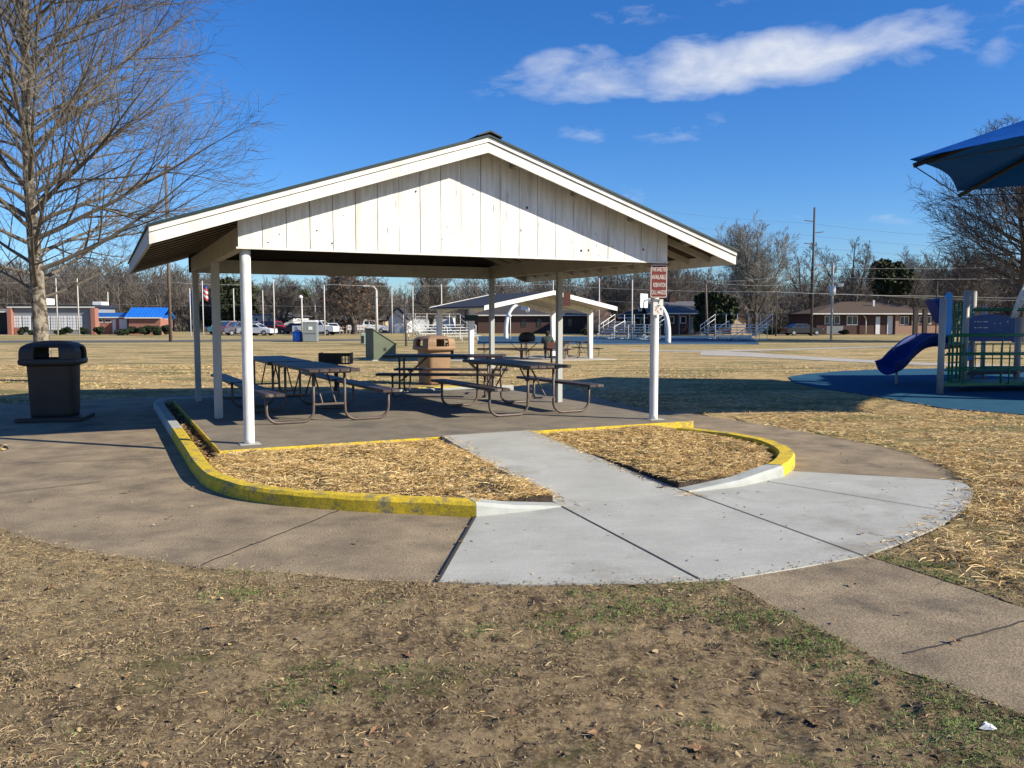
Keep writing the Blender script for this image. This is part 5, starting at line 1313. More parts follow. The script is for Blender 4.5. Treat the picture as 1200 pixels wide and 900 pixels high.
# ================================================================== BUILDINGS
def house(name, label, cat, px0, px1, Y, depth, wall_top, roof_top, wall_m, roof_m, roof='hip', wins=(), doors=(), base=0, gable_side='front', over=.4, win_m='white_paint', rz=0):
    x0, x1 = X(px0, Y), X(px1, Y); w = x1-x0; t = thing(name, label, cat, ((x0+x1)/2, Y, gz(Y)), rz)
    hw = Z(wall_top, Y)-gz(Y); hr = Z(roof_top, Y)-gz(Y)
    b = MB(); b.box(-w/2,w/2,0,depth,0,hw)
    if roof == 'gable_front': b.extr([(-w/2,hw+.001),(w/2,hw+.001),(0,hr-.08)], .0, depth)
    b.build('wall', wall_m, t)
    b = MB(); o_ = over; e = .0
    if roof == 'hip':
        i_ = min(w,depth)/2*.95; vs = [(-w/2-o_,-o_,hw),(w/2+o_,-o_,hw),(w/2+o_,depth+o_,hw),(-w/2-o_,depth+o_,hw),(-w/2+i_,depth/2,hr),(w/2-i_,depth/2,hr)]
        vs = [(x,y,z+.10) if i < 4 else (x,y,z) for i,(x,y,z) in enumerate(vs)]; lo = [(x,y,z) for x,y,z in [(-w/2-o_,-o_,hw+.01),(w/2+o_,-o_,hw+.01),(w/2+o_,depth+o_,hw+.01),(-w/2-o_,depth+o_,hw+.01)]]
        b.add(vs+lo, [[0,1,5,4],[1,2,5],[2,3,4,5],[3,0,4],[6,7,1,0],[7,8,2,1],[8,9,3,2],[9,6,0,3],[9,8,7,6]])
    elif roof == 'gable_side':
        b.extr([(-o_,hw+.02),(depth/2,hr),(depth+o_,hw+.02),(depth+o_,hw+.15),(depth/2,hr+.14),(-o_,hw+.15)], -w/2-o_, w/2+o_, 'yz')
    elif roof == 'gable_front':
        k = (hr-hw)/(w/2); b.extr([(-w/2-o_,hw-o_*k+.02),(0,hr),(w/2+o_,hw-o_*k+.02),(w/2+o_,hw-o_*k+.16),(0,hr+.15),(-w/2-o_,hw-o_*k+.16)], -o_, depth+o_)
    else:
        b.box(-w/2-o_,w/2+o_,-o_,depth+o_,hw+.001,hr)
    rf = b.build('roof', roof_m, t)
    if roof in ('hip','gable_side','flat'):
        b = MB(); b.box(-w/2-o_-.02,w/2+o_+.02,-o_-.045,-o_-.003,hw-.02,hw+.13); b.build('fascia', 'white_paint', rf)
    for (a, c, zt_, zb_) in wins:
        xa, xb = X(a,Y)-(x0+x1)/2, X(c,Y)-(x0+x1)/2; za, zb = Z(zb_,Y)-gz(Y), Z(zt_,Y)-gz(Y)
        b = MB(); f = .09
        b.box(xa,xb,-.05,-.003,za,za+f); b.box(xa,xb,-.05,-.003,zb-f,zb); b.box(xa,xa+f,-.05,-.003,za+f+.001,zb-f-.001); b.box(xb-f,xb,-.05,-.003,za+f+.001,zb-f-.001)
        if xb-xa > 1.0: b.box((xa+xb)/2-.04,(xa+xb)/2+.04,-.045,-.003,za+f+.001,zb-f-.001)
        fr = b.build('window', win_m, t); b = MB(); b.box(xa+f,xb-f,-.02,-.004,za+f,zb-f); b.build('pane', 'glass', fr)
    for (a, c, zt_, m) in doors:
        xa, xb = X(a,Y)-(x0+x1)/2, X(c,Y)-(x0+x1)/2; b = MB(); b.box(xa,xb,-.06,-.003,0.05,Z(zt_,Y)-gz(Y)); b.build('door', m, t)
    return t
# long school hall with windows
YS = 110
sc = house('school_hall', 'long low school hall with white window wall and brick end piers at far left', 'building', 14, 110, YS, 6, 360.5, 357.5, 'siding_grey', 'slate_blue', 'flat', over=.35)
xc = (X(14,YS)+X(110,YS))/2
def loc_(px): return X(px,YS)-xc
for px0, px1 in ((11.5,16.3),(109,114)):
    b = MB(); b.box(loc_(px0),loc_(px1),-.55,.4,0,Z(361,YS)-gz(YS)); b.build('brick_pier', 'brick_red', sc)
for i, (a, c) in enumerate([(16.8,25),(27,36),(38,46),(49,58),(60,68),(69.3,78),(79.5,88.5),(90,97)]):
    zb_, zt_ = Z(386.5,YS)-gz(YS), Z(370,YS)-gz(YS); xa, xb = loc_(a), loc_(c); b = MB(); b.box(xa,xb,-.06,-.003,zb_,zt_); w_ = b.build('window', 'siding_white', sc)
    b = MB()
    for k in range(1,5): z = zb_+(zt_-zb_)*k/5; b.box(xa+.02,xb-.02,-.075,-.061,z-.02,z+.02)
    for k in range(1,3): x = xa+(xb-xa)*k/3; b.box(x-.02,x+.02,-.073,-.061,zb_,zt_)
    b.build('muntins', 'siding_grey', w_)
for a, c, top in ((33,41,349),(95.5,107,353)):
    b = MB(); b.box(loc_(a),loc_(c),3,5,Z(357.4,YS)-gz(YS),Z(top,YS)-gz(YS),.05); b.build('roof_unit', 'siding_white', sc)
b = MB(); b.box(loc_(17),loc_(25),-.12,-.077,0,Z(384,YS)-gz(YS)); b.build('low_wall', 'brick_red', sc)
house('entrance_wing', 'flat entrance wing with bright blue awning between the school hall and the blue roofed building', 'building', 113.5, 150, YS+1.5, 3, 372.5, 366.5, 'brick_red', 'metal_blue', 'flat', over=.3, doors=[(132,136,374,'siding_white'),(140,149,374,'siding_white')], wins=[(114,121,373.5,378),(123,131,373.5,378)])
bl = house('brick_building', 'small red brick building with bright blue ribbed metal roof', 'building', 151, 188, YS-1, 3.6, 373, 361.5, 'brick_red', 'metal_blue', 'gable_side', over=.35)
b = MB(); ww = X(188,YS-1)-X(151,YS-1); hw = Z(373,YS-1)-gz(YS); hr = Z(361.5,YS-1)-gz(YS)
for i in range(12):
    x = -ww/2-.3+i*(ww+.6)/11; b.bar((x,-.36,hw+.18),(x,1.8,hr+.17),.06,.05)
b.split('roof_rib', 'metal_blue', bl)
house('blue_canopy_building', 'low blue roofed annex at the right of the brick building', 'building', 189, 195, YS+1, 2, 374.5, 369, 'brick_red', 'metal_blue', 'gable_side', over=.2)
house('dark_shed', 'dark open shed at the far left edge beside the school hall', 'building', -22, 10.5, YS+2, 8, 366, 362, 'black', 'siding_grey', 'flat', over=.3)
house('white_building', 'white building with grey hipped roof behind the red car', 'building', 292, 344, 132, 10, 371, 364.5, 'siding_white', 'shingle_grey', 'hip', wins=[(299.5,301.8,373,376),(314,316.4,373,376),(335,338,373,376.5)], over=.5, win_m='glass')
house('tan_house', 'tan gabled house behind the parking lot left of the rusty leaved tree', 'house', 381, 404, 128, 9, 374.5, 364.5, 'siding_tan', 'shingle_dark', 'gable_front', wins=[(387,388.6,374,378.5),(394.5,397,374,378.5)], over=.4, win_m='shingle_grey')
house('carport', 'low brown carport attached right of the tan house', 'carport', 398, 412, 127, 6, 374.2, 373, 'brick_dark', 'shingle_dark', 'flat', over=.2)
house('brown_house', 'brown roofed bungalow behind the white pickup', 'house', 430, 449, 134, 8, 375, 369.5, 'siding_tan', 'shingle_brown', 'hip', over=.4)
house('white_house', 'white gabled house left of the far shelter', 'house', 456, 475, 122, 9, 371.5, 361.5, 'siding_white', 'shingle_dark', 'gable_front', wins=[(464,466,374,378.5)], over=.35)
house('white_outbuilding', 'long low white outbuilding right of the white gabled house', 'building', 474, 530, 130, 7, 371.5, 369.8, 'siding_white', 'shingle_grey', 'flat', over=.15, wins=[(484,486,374,377),(500,502,374,377)])
ch = house('church', 'dark brick church with long dark roof behind the far shelter', 'church', 560, 712, 118, 18, 370, 350, 'brick_dark', 'shingle_dark', 'gable_side', over=.5, wins=[(575+18*i,581+18*i,373,383) for i in range(7)], win_m='shingle_dark')
gabl = house('brick_gable', 'light red brick gable wall right of the far shelter', 'building', 693, 715, 112, 5, 364, 346.5, 'brick_tan', 'shingle_brown', 'gable_front', over=.1)
house('brick_wall', 'low tan brick wall between the gable and the left bleachers', 'wall', 703, 745, 108, .4, 377.8, 377, 'brick_tan', 'brick_dark', 'flat', over=.02)
house('brown_roof_house', 'low house with reddish brown roof behind the left bleachers', 'house', 728, 766, 112, 8, 373, 360.5, 'brick_dark', 'shingle_brown', 'hip', over=.5, wins=[(735,741,374,381),(750,756,374,381)])
gh = house('grey_roof_house', 'dark porched house with grey shingle roof behind the basketball pole', 'house', 764, 822, 108, 9, 368, 353.5, 'brick_dark', 'shingle_grey', 'gable_side', over=.7, wins=[(784,790,370.5,379),(797,804,370.5,379),(770,775,370.5,379)], doors=[(809,813,371,'siding_grey')])
b = MB(); xw = (X(795,108)-(X(764,108)+X(822,108))/2); b.box(xw-.4,xw+.4,4,5,Z(356,108)-gz(108),Z(346.5,108)-gz(108)); b.build('chimney', 'brick_dark', gh)
for px in (784,796,808,820):
    b = MB(); x = X(px,106.5)-(X(764,108)+X(822,108))/2; b.box(x-.07,x+.07,-1.55,-1.41,0,Z(368.6,106.5)-gz(108)); b.build('porch_post', 'siding_grey', gh)
house('red_brick_house', 'red brick house end showing behind the right bleachers', 'house', 812, 838, 114, 8, 371.5, 368.5, 'brick_red', 'shingle_dark', 'hip', over=.3, wins=[(817,821,374,380)])
house('tan_shed', 'small tan shed with peaked roof behind the right bleachers', 'shed', 857, 874, 112, 5, 376, 369.5, 'siding_tan', 'shingle_brown', 'gable_front', over=.2)
YR = 109
rh = house('ranch_house', 'long brick ranch house with brown hipped roof beyond the field at right', 'house', 957, 1100, YR, 11, 368.3, 352.5, 'brick_dark', 'shingle_brown', 'hip', over=.8,
      wins=[(966,972,370,380),(977,984,370,380),(992,1005,370,381),(1054,1065,370.5,381),(1077,1082,370.5,380),(1086,1091,370.5,380)], doors=[(1026,1031,371,'siding_white'),(1039.5,1046,370,'siding_white')])
xr = (X(957,YR)+X(1100,YR))/2
b = MB(); b.box(X(1048,YR)-xr,X(1100,YR)-xr,-.35,-.07,0,Z(381.6,YR)-gz(YR)); b.box(X(1048,YR)-xr,X(1052,YR)-xr,-.35,-.07,Z(381.5,YR)-gz(YR),Z(369,YR)-gz(YR)); b.box(X(1067,YR)-xr,X(1075,YR)-xr,-.35,-.07,Z(381.5,YR)-gz(YR),Z(369,YR)-gz(YR)); b.split('brick_bay', 'brick_tan', rh)
b = MB(); b.tube([(X(1010,YR)-xr,-.5,2.4),(X(1013.5,YR)-xr,-.3,2.1),(X(1014,YR)-xr,-.3,.1)], .06, 6); b.build('downpipe', 'siding_white', rh)
b = MB(); b.box(X(1034,YR)-xr,X(1036,YR)-xr,3,3.3,Z(362,YR)-gz(YR),Z(351,YR)-gz(YR)); b.build('roof_vent', 'siding_white', rh)
b = MB(); b.box(X(966,YR)-xr,X(985,YR)-xr,-.9,-.8,.1,1.1); b.build('porch_rail', 'siding_grey', rh)

# ================================================================== CARS
def car(label, px, Y, rz, m, kind='suv', L_=4.6, group='vehicles in the far parking lot', name='parked_car', cat='car'):
    t = thing(name, label, cat, (X(px,Y),Y,gz(Y)), rz, group); W_ = 1.8; h = {'suv':1.7,'sedan':1.42,'truck':1.8}[kind]
    if kind == 'suv': low = [(-L_/2,.35),(L_/2,.35),(L_/2,.85),(L_/2-.15,.95),(L_/2-1.1,1.05),(-L_/2+.05,1.08),(-L_/2,.9)]; cab = [(L_/2-1.15,1.055),(L_/2-1.75,h),(-L_/2+.5,h),(-L_/2+.1,1.085)]
    elif kind == 'sedan': low = [(-L_/2,.32),(L_/2,.32),(L_/2,.7),(L_/2-.2,.8),(L_/2-1.2,.92),(-L_/2+.9,.95),(-L_/2+.05,.9)]; cab = [(L_/2-1.2,.925),(L_/2-2.0,h),(-L_/2+1.3,h),(-L_/2+.6,.95)]
    else: low = [(-L_/2,.45),(L_/2,.45),(L_/2,1.0),(L_/2-.15,1.1),(L_/2-1.2,1.18),(-L_/2,1.15)]; cab = [(L_/2-1.2,1.185),(L_/2-1.8,h),(-.5,h),(-.65,1.165)]
    b = MB(); b.extr(low, -W_/2, W_/2)
    n = len(cab); b.add([(x,-W_/2+.12+(.12 if z > 1.3 else 0),z) for x,z in cab]+[(x,W_/2-.12-(.12 if z > 1.3 else 0),z) for x,z in cab], [[i,n+i,n+(i+1)%n,(i+1)%n] for i in range(n)]+[list(range(n)),list(range(n,2*n))[::-1]])
    body = b.build('body', m, t)
    b = MB(); cx = sum(x for x,z in cab)/n; z0, z1 = cab[0][1]+.05, h-.09
    for s in (-1,1):
        def pt(x, z): k = (z-cab[0][1])/(h-cab[0][1]); return (x, s*(W_/2-.12-.12*k+.008), z)
        f0 = cab[0][0]+(cab[1][0]-cab[0][0])*.1-.12; f1 = cab[0][0]+(cab[1][0]-cab[0][0])*.85-.12; r0 = cab[3][0]+.25; r1 = cab[2][0]+.15; mid_ = (f1+r1)/2
        b.add([pt(f0,z0),pt(mid_+.05,z0),pt(mid_+.05,z1),pt(f1,z1)], [[0,1,2,3]]); b.add([pt(mid_-.05,z0),pt(r0,z0),pt(r1,z1),pt(mid_-.05,z1)], [[0,1,2,3]])
    for i, j, e in ((0,1,.012),(3,2,-.012)):
        (xa,za),(xb,zb) = cab[i],cab[j]; b.add([(xa+(xb-xa)*.1+e,-W_/2+.22,za+(zb-za)*.1),(xa+(xb-xa)*.1+e,W_/2-.22,za+(zb-za)*.1),(xa+(xb-xa)*.88+e,W_/2-.32,za+(zb-za)*.88),(xa+(xb-xa)*.88+e,-W_/2+.32,za+(zb-za)*.88)], [[0,1,2,3]])
    b.split('window', 'glass', t)
    for x in (-L_/2+.85, L_/2-.85):
        for s in (-1,1):
            b = MB(); b.tube([(x,s*(W_/2-.2),.33),(x,s*(W_/2+.02),.33)], .33, 14); w_ = b.build('wheel', 'tyre', t); b = MB(); b.tube([(x,s*(W_/2+.021),.33),(x,s*(W_/2+.03),.33)], .19, 12); b.build('rim', 'rim', w_)
    b = MB(); b.box(L_/2-.01,L_/2+.02,-W_/2+.08,-W_/2+.4,.68,.82); b.box(L_/2-.01,L_/2+.02,W_/2-.4,W_/2-.08,.68,.82); b.split('headlight', 'sign_white', t)
    b = MB(); b.box(-L_/2-.02,-L_/2+.01,-W_/2+.05,-W_/2+.25,.7,.9); b.box(-L_/2-.02,-L_/2+.01,W_/2-.25,W_/2-.05,.7,.9); b.split('taillight', 'flag_red', t)
    return t
car('dark teal parked car, leftmost of the row behind the pavilion posts', 263, 113, R(-150), 'car_teal')
car('dark red parked car between the teal car and the charcoal car', 273, 109, R(-145), 'car_maroon')
car('charcoal parked car behind the left front post of the pavilion', 284, 104, R(-150), 'car_grey')
car('white hatchback with open doors parked right of the left front post', 301, 103, R(-12), 'car_white', 'sedan', 4.4)
car('bright red parked suv in front of the white building', 322, 120, R(-25), 'car_red')
car('dark silver parked car left of the blue recycling bin', 346, 114, R(170), 'car_black', 'sedan')
car('white pickup half hidden by the grey shed', 370, 106, R(-12), 'car_white', 'truck', 5.4, name='pickup_truck', cat='pickup')
car('small white car in front of the tan house', 389, 118, R(-60), 'car_white', 'sedan', 4.2)
car('white pickup parked right of the rusty leaved tree', 431, 120, R(5), 'car_white', 'truck', 5.4, name='pickup_truck', cat='pickup')
car('dark car parked at the left end of the ranch house', 940, 104, R(8), 'car_black', 'sedan', 4.6, group='vehicles by the houses')
car('white van roof showing behind the teal car', 270, 126, R(0), 'car_white', 'suv', 5.0)

# ================================================================== POLES AND WIRES
def pole(name, label, px, Y, top, r0, m, extra=None, lean=0, group=None, cat='pole'):
    t = thing(name, label, cat, (X(px,Y),Y,gz(Y)), 0, group); h = Z(top,Y)-gz(Y)
    b = MB(); b.smooth = True; b.tube([(0,0,0),(lean*h,0,h)], [r0,r0*.72], 9); b.build('shaft', m, t)
    if extra: extra(t, h, lean)
    return t
def crossarm(zs=(0.5,), w=1.2, m='pole_wood', ins=True):
    def f(t, h, lean):
        for z in zs:
            b = MB(); b.box(-w,w,-.16,-.06,h-z-.06,h-z+.06); a = b.build('crossarm', m, t)
            for x in (-w+.1,-w*.4,w*.4,w-.1):
                b = MB(); b.lathe([(.05,0),(.07,.06),(.04,.12),(.05,.18)], 8, (x,-.11,h-z+.062)); b.build('insulator', 'siding_grey', a)
    return f
def stand(t, h, lean):
    for i, z in enumerate((1.6,2.9,4.2)):
        s = 1 if i % 2 else -1; b = MB(); b.bar((s*.15,0,h-z),(s*1.1,0,h-z+.1),.09); b.build('insulator_arm', 'pole_wood', t)
gp_ = 'thin pale poles along the far side of the field'
pole('utility_pole', 'tall brown wooden utility pole left of the pavilion roof', 199.5, 74, 192, .15, 'pole_wood', crossarm((.3,7.6), .55))
pole('utility_pole', 'tall dark utility pole standing by the ranch house at right', 951, 100, 243, .15, 'bark_dark', stand)
def xf(t, h, lean):
    b = MB(); b.smooth = True; b.lathe([(.2,0),(.28,.05),(.28,.85),(.2,.92)], 12, (-.12,-.35,h-3.1)); b.build('transformer', 'siding_white', t)
    b = MB(); b.bar((0,0,h-.8),(-1.3,0,h-.2),.07); b.bar((0,0,h-1.7),(.7,0,h-2.0),.06); b.build('lamp_arm', 'pole_pale', t)
    b = MB(); b.box(-1.9,-1.1,-.18,.18,h-.3,h-.12); b.box(.55,1.0,-.15,.15,h-2.25,h-1.95); b.split('lamp_head', 'siding_white', t)
pole('light_pole', 'pale wooden pole with a white transformer and lamp heads left of the ranch house', 974.5, 82, 308, .12, 'pole_pale', xf)
def bend(t, h, lean):
    b = MB(); b.tube([(0,0,h),(-.25,0,h+.35),(-.9,0,h+.5)], .08, 8); b.build('lamp_arm', 'pole_pale', t); b = MB(); b.box(-1.5,-.8,-.15,.15,h+.42,h+.56); b.build('lamp_head', 'siding_white', t)
pole('lamp_pole', 'thick pale lamp pole with its top bent to the left, centre of the parking lot', 441.5, 100, 340, .17, 'pole_pale', bend, cat='lamp')
def head(t, h, lean):
    b = MB(); b.smooth = True; b.lathe([(.05,0),(.22,.08),(.22,.22),(.08,.35)], 10, (-.1,0,h)); b.build('lamp_head', 'siding_white', t)
pole('lamp_pole', 'short pale lamp pole with round head beside the grey shed', 354, 88, 350, .11, 'pole_pale', head, cat='lamp')
for px, top, Y, lab in [(67.5,321,104,'pale pole standing on the school hall roof line just right of the trunk'),(92.5,326,104,'pale pole left of the white roof unit of the school hall'),(127.5,342,120,'thin wooden pole behind the blue awning'),(274.5,338,116,'pale pole behind the teal parked car'),(308.5,340,118,'pale pole behind the white hatchback'),(321.5,328,98,'tall pale pole in front of the red suv'),(380.5,334,96,'tall pale pole left of the tan house'),(369.5,356,130,'short pale pole above the grey shed'),(459.5,337,108,'pale pole in front of the white gabled house'),(484,330,100,'tall pale pole before the white outbuilding'),(517.5,333,112,'pale pole left of the far shelter roof'),(648,328,102,'pale pole rising behind the far shelter roof'),(702,326,104,'pale pole beside the light brick gable'),(740.5,328,86,'thicker grey pole by the left bleachers'),(909.5,342,98,'thin dark pole right of the right bleachers'),(1097,330,104,'thin dark pole behind the blue slide hood')]:
    pole('pole', lab, px, Y, top, .085 if Y < 110 else .10, 'bark_dark' if px > 900 else 'pole_pale', crossarm((.25,), .5, 'siding_grey') if px in (67.5,484) else None, group=gp_)
pole('utility_pole', 'leaning brown wooden pole above the grey roofed house', 829, 98, 328, .16, 'pole_wood', crossarm((.3,), .3), lean=-.045)
# wires: each run one thing
def wire(label, pts, r=.02, sag=.3, m='wire', group='overhead wires over the field'):
    b = MB(); P = [at(px, py, Y) for px, py, Y in pts]; out = []
    for p, q in zip(P[:-1], P[1:]):
        for i in range(6):
            f = i/6; s = p.lerp(q, f); s.z -= sag*4*f*(1-f); out.append(s)
    out.append(P[-1]); b.tube(out, r, 4, caps=False); o = b.build('overhead_wire', m, fixn=False); tag(o, label, 'wire', group)
wire('pale wire running across the whole field just above the far roofs', [(-80,331,104),(67,330.5,104),(199.5,331,96),(321.5,334,98),(380.5,333,96),(484,335,100),(648,333,102),(740.5,339,100),(909.5,342,98),(1097,347,104),(1300,350,104)], .028, .1)
wire('thin upper wire crossing behind the pavilion above the main pale wire', [(-80,318,104),(199.5,316,98),(380.5,320,98),(648,322,104),(829,330,98),(974.5,314,100),(1300,306,104)], .016, .4)
wire('thin lower wire just above the parked cars', [(-80,352,118),(127.5,356,120),(274.5,357,118),(459.5,358,118),(702,352,118),(909.5,360,118),(1300,362,118)], .016, .2)
wire('wire running from the tall dark pole towards the right edge, uppermost', [(700,236,150),(951,262,100),(1300,283,80)], .012, .5)
wire('wire running from the tall dark pole towards the right edge, second from top', [(700,252,150),(951,276,100),(1300,293,80)], .012, .5)
wire('wire running from the tall dark pole towards the right edge, third from top', [(700,276,150),(951,290,100),(1300,300,80)], .012, .5)
wire('wire at the height of the transformer across the right side', [(829,331,98),(951,332,99),(974.5,325,84),(1300,322,84)], .02, .3)
wire('lowest wire across the right side passing behind the transformer pole', [(829,341,98),(974.5,343,84),(1300,352,84)], .02, .3)
wire('wire through the crown of the left bare tree', [(-80,300,74),(199.5,303,74),(520,325,110)], .014, .5)

# flagpoles
def flag(label, px, Y, top, cols):
    t = pole('flagpole', label, px, Y, top, .05, 'siding_white', cat='flagpole'); h = Z(top,Y)-gz(Y)
    b = MB(); n = 9; rows = []
    for i in range(n):
        f = i/(n-1); x = .06+.55*f*(.8+.2*math.sin(i)); rows.append((x, .09*math.sin(i*1.9)))
    k = len(cols)
    for c in range(k):
        b.cur = c; z1, z0 = h-.3-1.5*c/k, h-.3-1.5*(c+1)/k
        for (xa,ya),(xb,yb) in zip(rows[:-1],rows[1:]):
            s = 1.0; b.add([(xa,ya,z0-.7*xa),(xb,yb,z0-.7*xb),(xb,yb,z1-.7*xb),(xa,ya,z1-.7*xa)], [[0,1,2,3]])
    b.build('flag', cols, t, fixn=False)
flag('flagpole with a drooping blue flag, leftmost of the three', 223.5, 96, 338, ['flag_blue','flag_blue'])
flag('flagpole with a drooping blue and white flag, middle of the three', 226.8, 95, 337, ['flag_blue','flag_white','flag_blue'])
flag('flagpole with a drooping red and white striped flag, rightmost of the three', 238.3, 92, 329, ['flag_blue','flag_red','flag_white','flag_red','flag_white','flag_red'])

# ================================================================== FIELD FURNITURE
def cabinet():
    Y = 40.0; t = thing('utility_cabinet', 'big olive green utility cabinet with sloping lid beyond the pavilion', 'utility cabinet', (X(447,Y),Y,gz(Y)), R(35))
    b = MB(); b.extr([(-.62,0),(.52,0),(.52,.72),(-.62,1.42)], -.42, .42); b.build('body', 'green_box', t)
    b = MB(); b.extr([(-.66,1.45),(.56,.73),(.56,.77),(-.66,1.50)], -.46, .46); b.build('lid', 'green_box', t)
    b = MB(); b.box(-.72,.60,-.5,.5,0,.05); b.build('base', 'kerb_conc', t)
    b = MB(); b.box(-.1,.02,-.445,-.425,.45,.6); b.build('handle', 'black', t)
cabinet()
def box_thing(name, label, cat, px, Y, w, h, d, m, parts, rz=0):
    t = thing(name, label, cat, (X(px,Y),Y,gz(Y)), rz); b = MB(); b.box(-w/2,w/2,-d/2,d/2,.02,h,.03); b.build('body', m, t)
    for nm, mm, (x0,x1,z0,z1) in parts:
        b = MB(); b.box(x0,x1,-d/2-.03,-d/2-.003,z0,z1); b.build(nm, mm, t)
    return t
box_thing('electric_box', 'small pale green electric box with a dark panel, left of the olive cabinet', 'electric box', 430, 66, .95, .92, .7, 'pale_green', [('dark_panel','black',(-.42,-.22,.12,.7))], R(8))
sh2 = box_thing('grey_shed', 'small grey metal shed with a white notice beside the blue bin', 'shed', 364, 74, 1.2, 1.72, 1.2, 'box_grey', [('notice','siding_white',(-.12,.22,1.05,1.32)),('door_line','black',(-.5,.5,.72,.74))], R(6))
b = MB(); b.extr([(-.66,1.70),(.66,1.70),(.5,1.86),(-.5,1.88)], -.66, .66); b.build('roof', 'siding_white', sh2)
bb_ = thing('recycling_bin', 'bright blue recycling bin with a white top left of the grey shed', 'bin', (X(348.5,74),74,gz(74)), R(10))
b = MB(); b.smooth = True; b.lathe([(.36,0),(.42,.08),(.42,.78),(.34,.9)], 16); b.build('body', 'bin_blue', bb_)
b = MB(); b.smooth = True; b.lathe([(.14,.9),(.16,1.1),(.10,1.28),(.03,1.33)], 12, (-.14,0,0)); b.build('white_top', 'siding_white', bb_)
# basketball hoops with curved masts
def hoop(label, px, Y, rz, H=3.05, s=1.0):
    t = thing('basketball_hoop', label, 'basketball hoop', (X(px,Y),Y,gz(Y)), rz, 'basketball hoops on the blue court')
    pts = [Vector((0,0,0)),Vector((.0,0,1.2)),Vector((-.22,0,2.3)),Vector((-.8,0,3.15)),Vector((-1.75,0,3.6))]
    b = MB(); b.smooth = True; sp2 = spline(pts, 5); b.tube(sp2, [.24-.10*i/(len(sp2)-1) for i in range(len(sp2))], 12); b.build('mast', 'white_steel', t)
    b = MB(); b.box(-2.12,-2.07,-.9,.9,2.9,4.05); bd = b.build('backboard', 'siding_white', t)
    b = MB(); 
    for (y0,y1,z0,z1) in ((-.3,.3,3.1,3.14),(-.3,.3,3.52,3.56),(-.3,-.26,3.15,3.51),(.26,.3,3.15,3.51)): b.box(-2.135,-2.122,y0,y1,z0,z1)
    b.split('target_line', 'sign_red', bd)
    b = MB(); n = 14; b.tube([(-2.42+.23*math.cos(2*math.pi*i/n),.23*math.sin(2*math.pi*i/n),3.05) for i in range(n+1)], .02, 6); b.build('rim', 'sign_red', t)
    b = MB()
    for i in range(10):
        a = 2*math.pi*i/10; b.tube([(-2.42+.22*math.cos(a),.22*math.sin(a),3.04),(-2.42+.13*math.cos(a+.3),.13*math.sin(a+.3),2.62)], .012, 4)
    b.build('net', 'siding_white', t)
    b = MB(); b.bar((-1.7,0,3.58),(-2.07,0,3.45),.12); b.build('bracket', 'white_steel', t)
    return t
h1 = hoop('basketball hoop with curved white mast and clear board behind the red pavilion sign', 783, 70, R(-28))
h2 = dup(h1, (X(593,86),86,gz(86)), R(205), 'basketball hoop with curved grey mast seen through the far shelter')
pole('hoop_lamp', 'white round sign on a short post left of the far shelter middle', 598, 84, 372, .05, 'siding_white', head, cat='sign')
# bleachers
def bleacher(label, px, Y, rz):
    t = thing('bleacher', label, 'bleachers', (X(px,Y),Y,gz(Y)), rz, 'metal bleachers round the blue court')
    L_ = 6.6; n = 5   # rows along local x, rising along +y
    for i in range(n):
        y = i*.62; z = .40+i*.25
        b = MB(); b.box(-L_/2,L_/2,y,y+.30,z-.02,z+.05,.008); b.build('bench', 'steel', t)
        if i: b = MB(); b.box(-L_/2,L_/2,y-.32,y-.03,z-.26,z-.21,.006); b.build('footboard', 'steel', t)
    for x in (-L_/2+.3, -L_/6, L_/6, L_/2-.3):
        b = MB(); b.bar((x,.1,.38),(x,n*.62-.3,.36+(n-1)*.25),.06); b.bar((x,n*.62-.35,0),(x,n*.62-.35,.36+(n-1)*.25),.05); b.bar((x,0.05,.03),(x,n*.62-.35,.03),.05); b.bar((x,.12,0),(x,.12,.40),.05); b.bar((x,.4,.03),(x,n*.62-.4,1.2),.04); b.bar((x,1.5,.03),(x,1.5,.9),.04); b.build('truss', 'white_steel', t)
    for x in (-L_/2, L_/2):
        b = MB()
        b.tube([(x,.75,.6),(x,.75,1.35),(x,n*.62,2.45),(x,n*.62,.6)], .04, 7); b.tube([(x,.75,.95),(x,n*.62,2.0)], .03, 6)
        for y in (1.4,2.1): b.tube([(x,y,.7),(x,y,1.35+(y-.75)*.468)], .025, 6)
        b.build('side_rail', 'white_steel', t)
    b = MB()
    b.tube([(-.6,.1,.4),(-.6,.1,1.2),(-.6,1.7,1.8),(-.6,1.7,1.0)], .032, 7); b.build('aisle_rail', 'white_steel', t)
    b = MB(); zt_ = 2.45; b.tube([(-L_/2,n*.62,zt_),(L_/2,n*.62,zt_)], .010, 6)
    for i in range(6): x = -L_/2+L_*i/5; b.tube([(x,n*.62,.5),(x,n*.62,zt_)], .028, 6)
    b.build('back_rail', 'white_steel', t)
    return t
bl1 = bleacher('metal bleachers right of the basketball mast, nearest the ranch house', 848, 82, R(-50))
dup(bl1, (X(724,84),84,gz(84)), R(-50), 'metal bleachers left of the basketball mast, in front of the tan brick wall')
dup(bl1, (X(531,78),78,gz(78)), R(42), 'metal bleachers with white rails left of the far shelter')
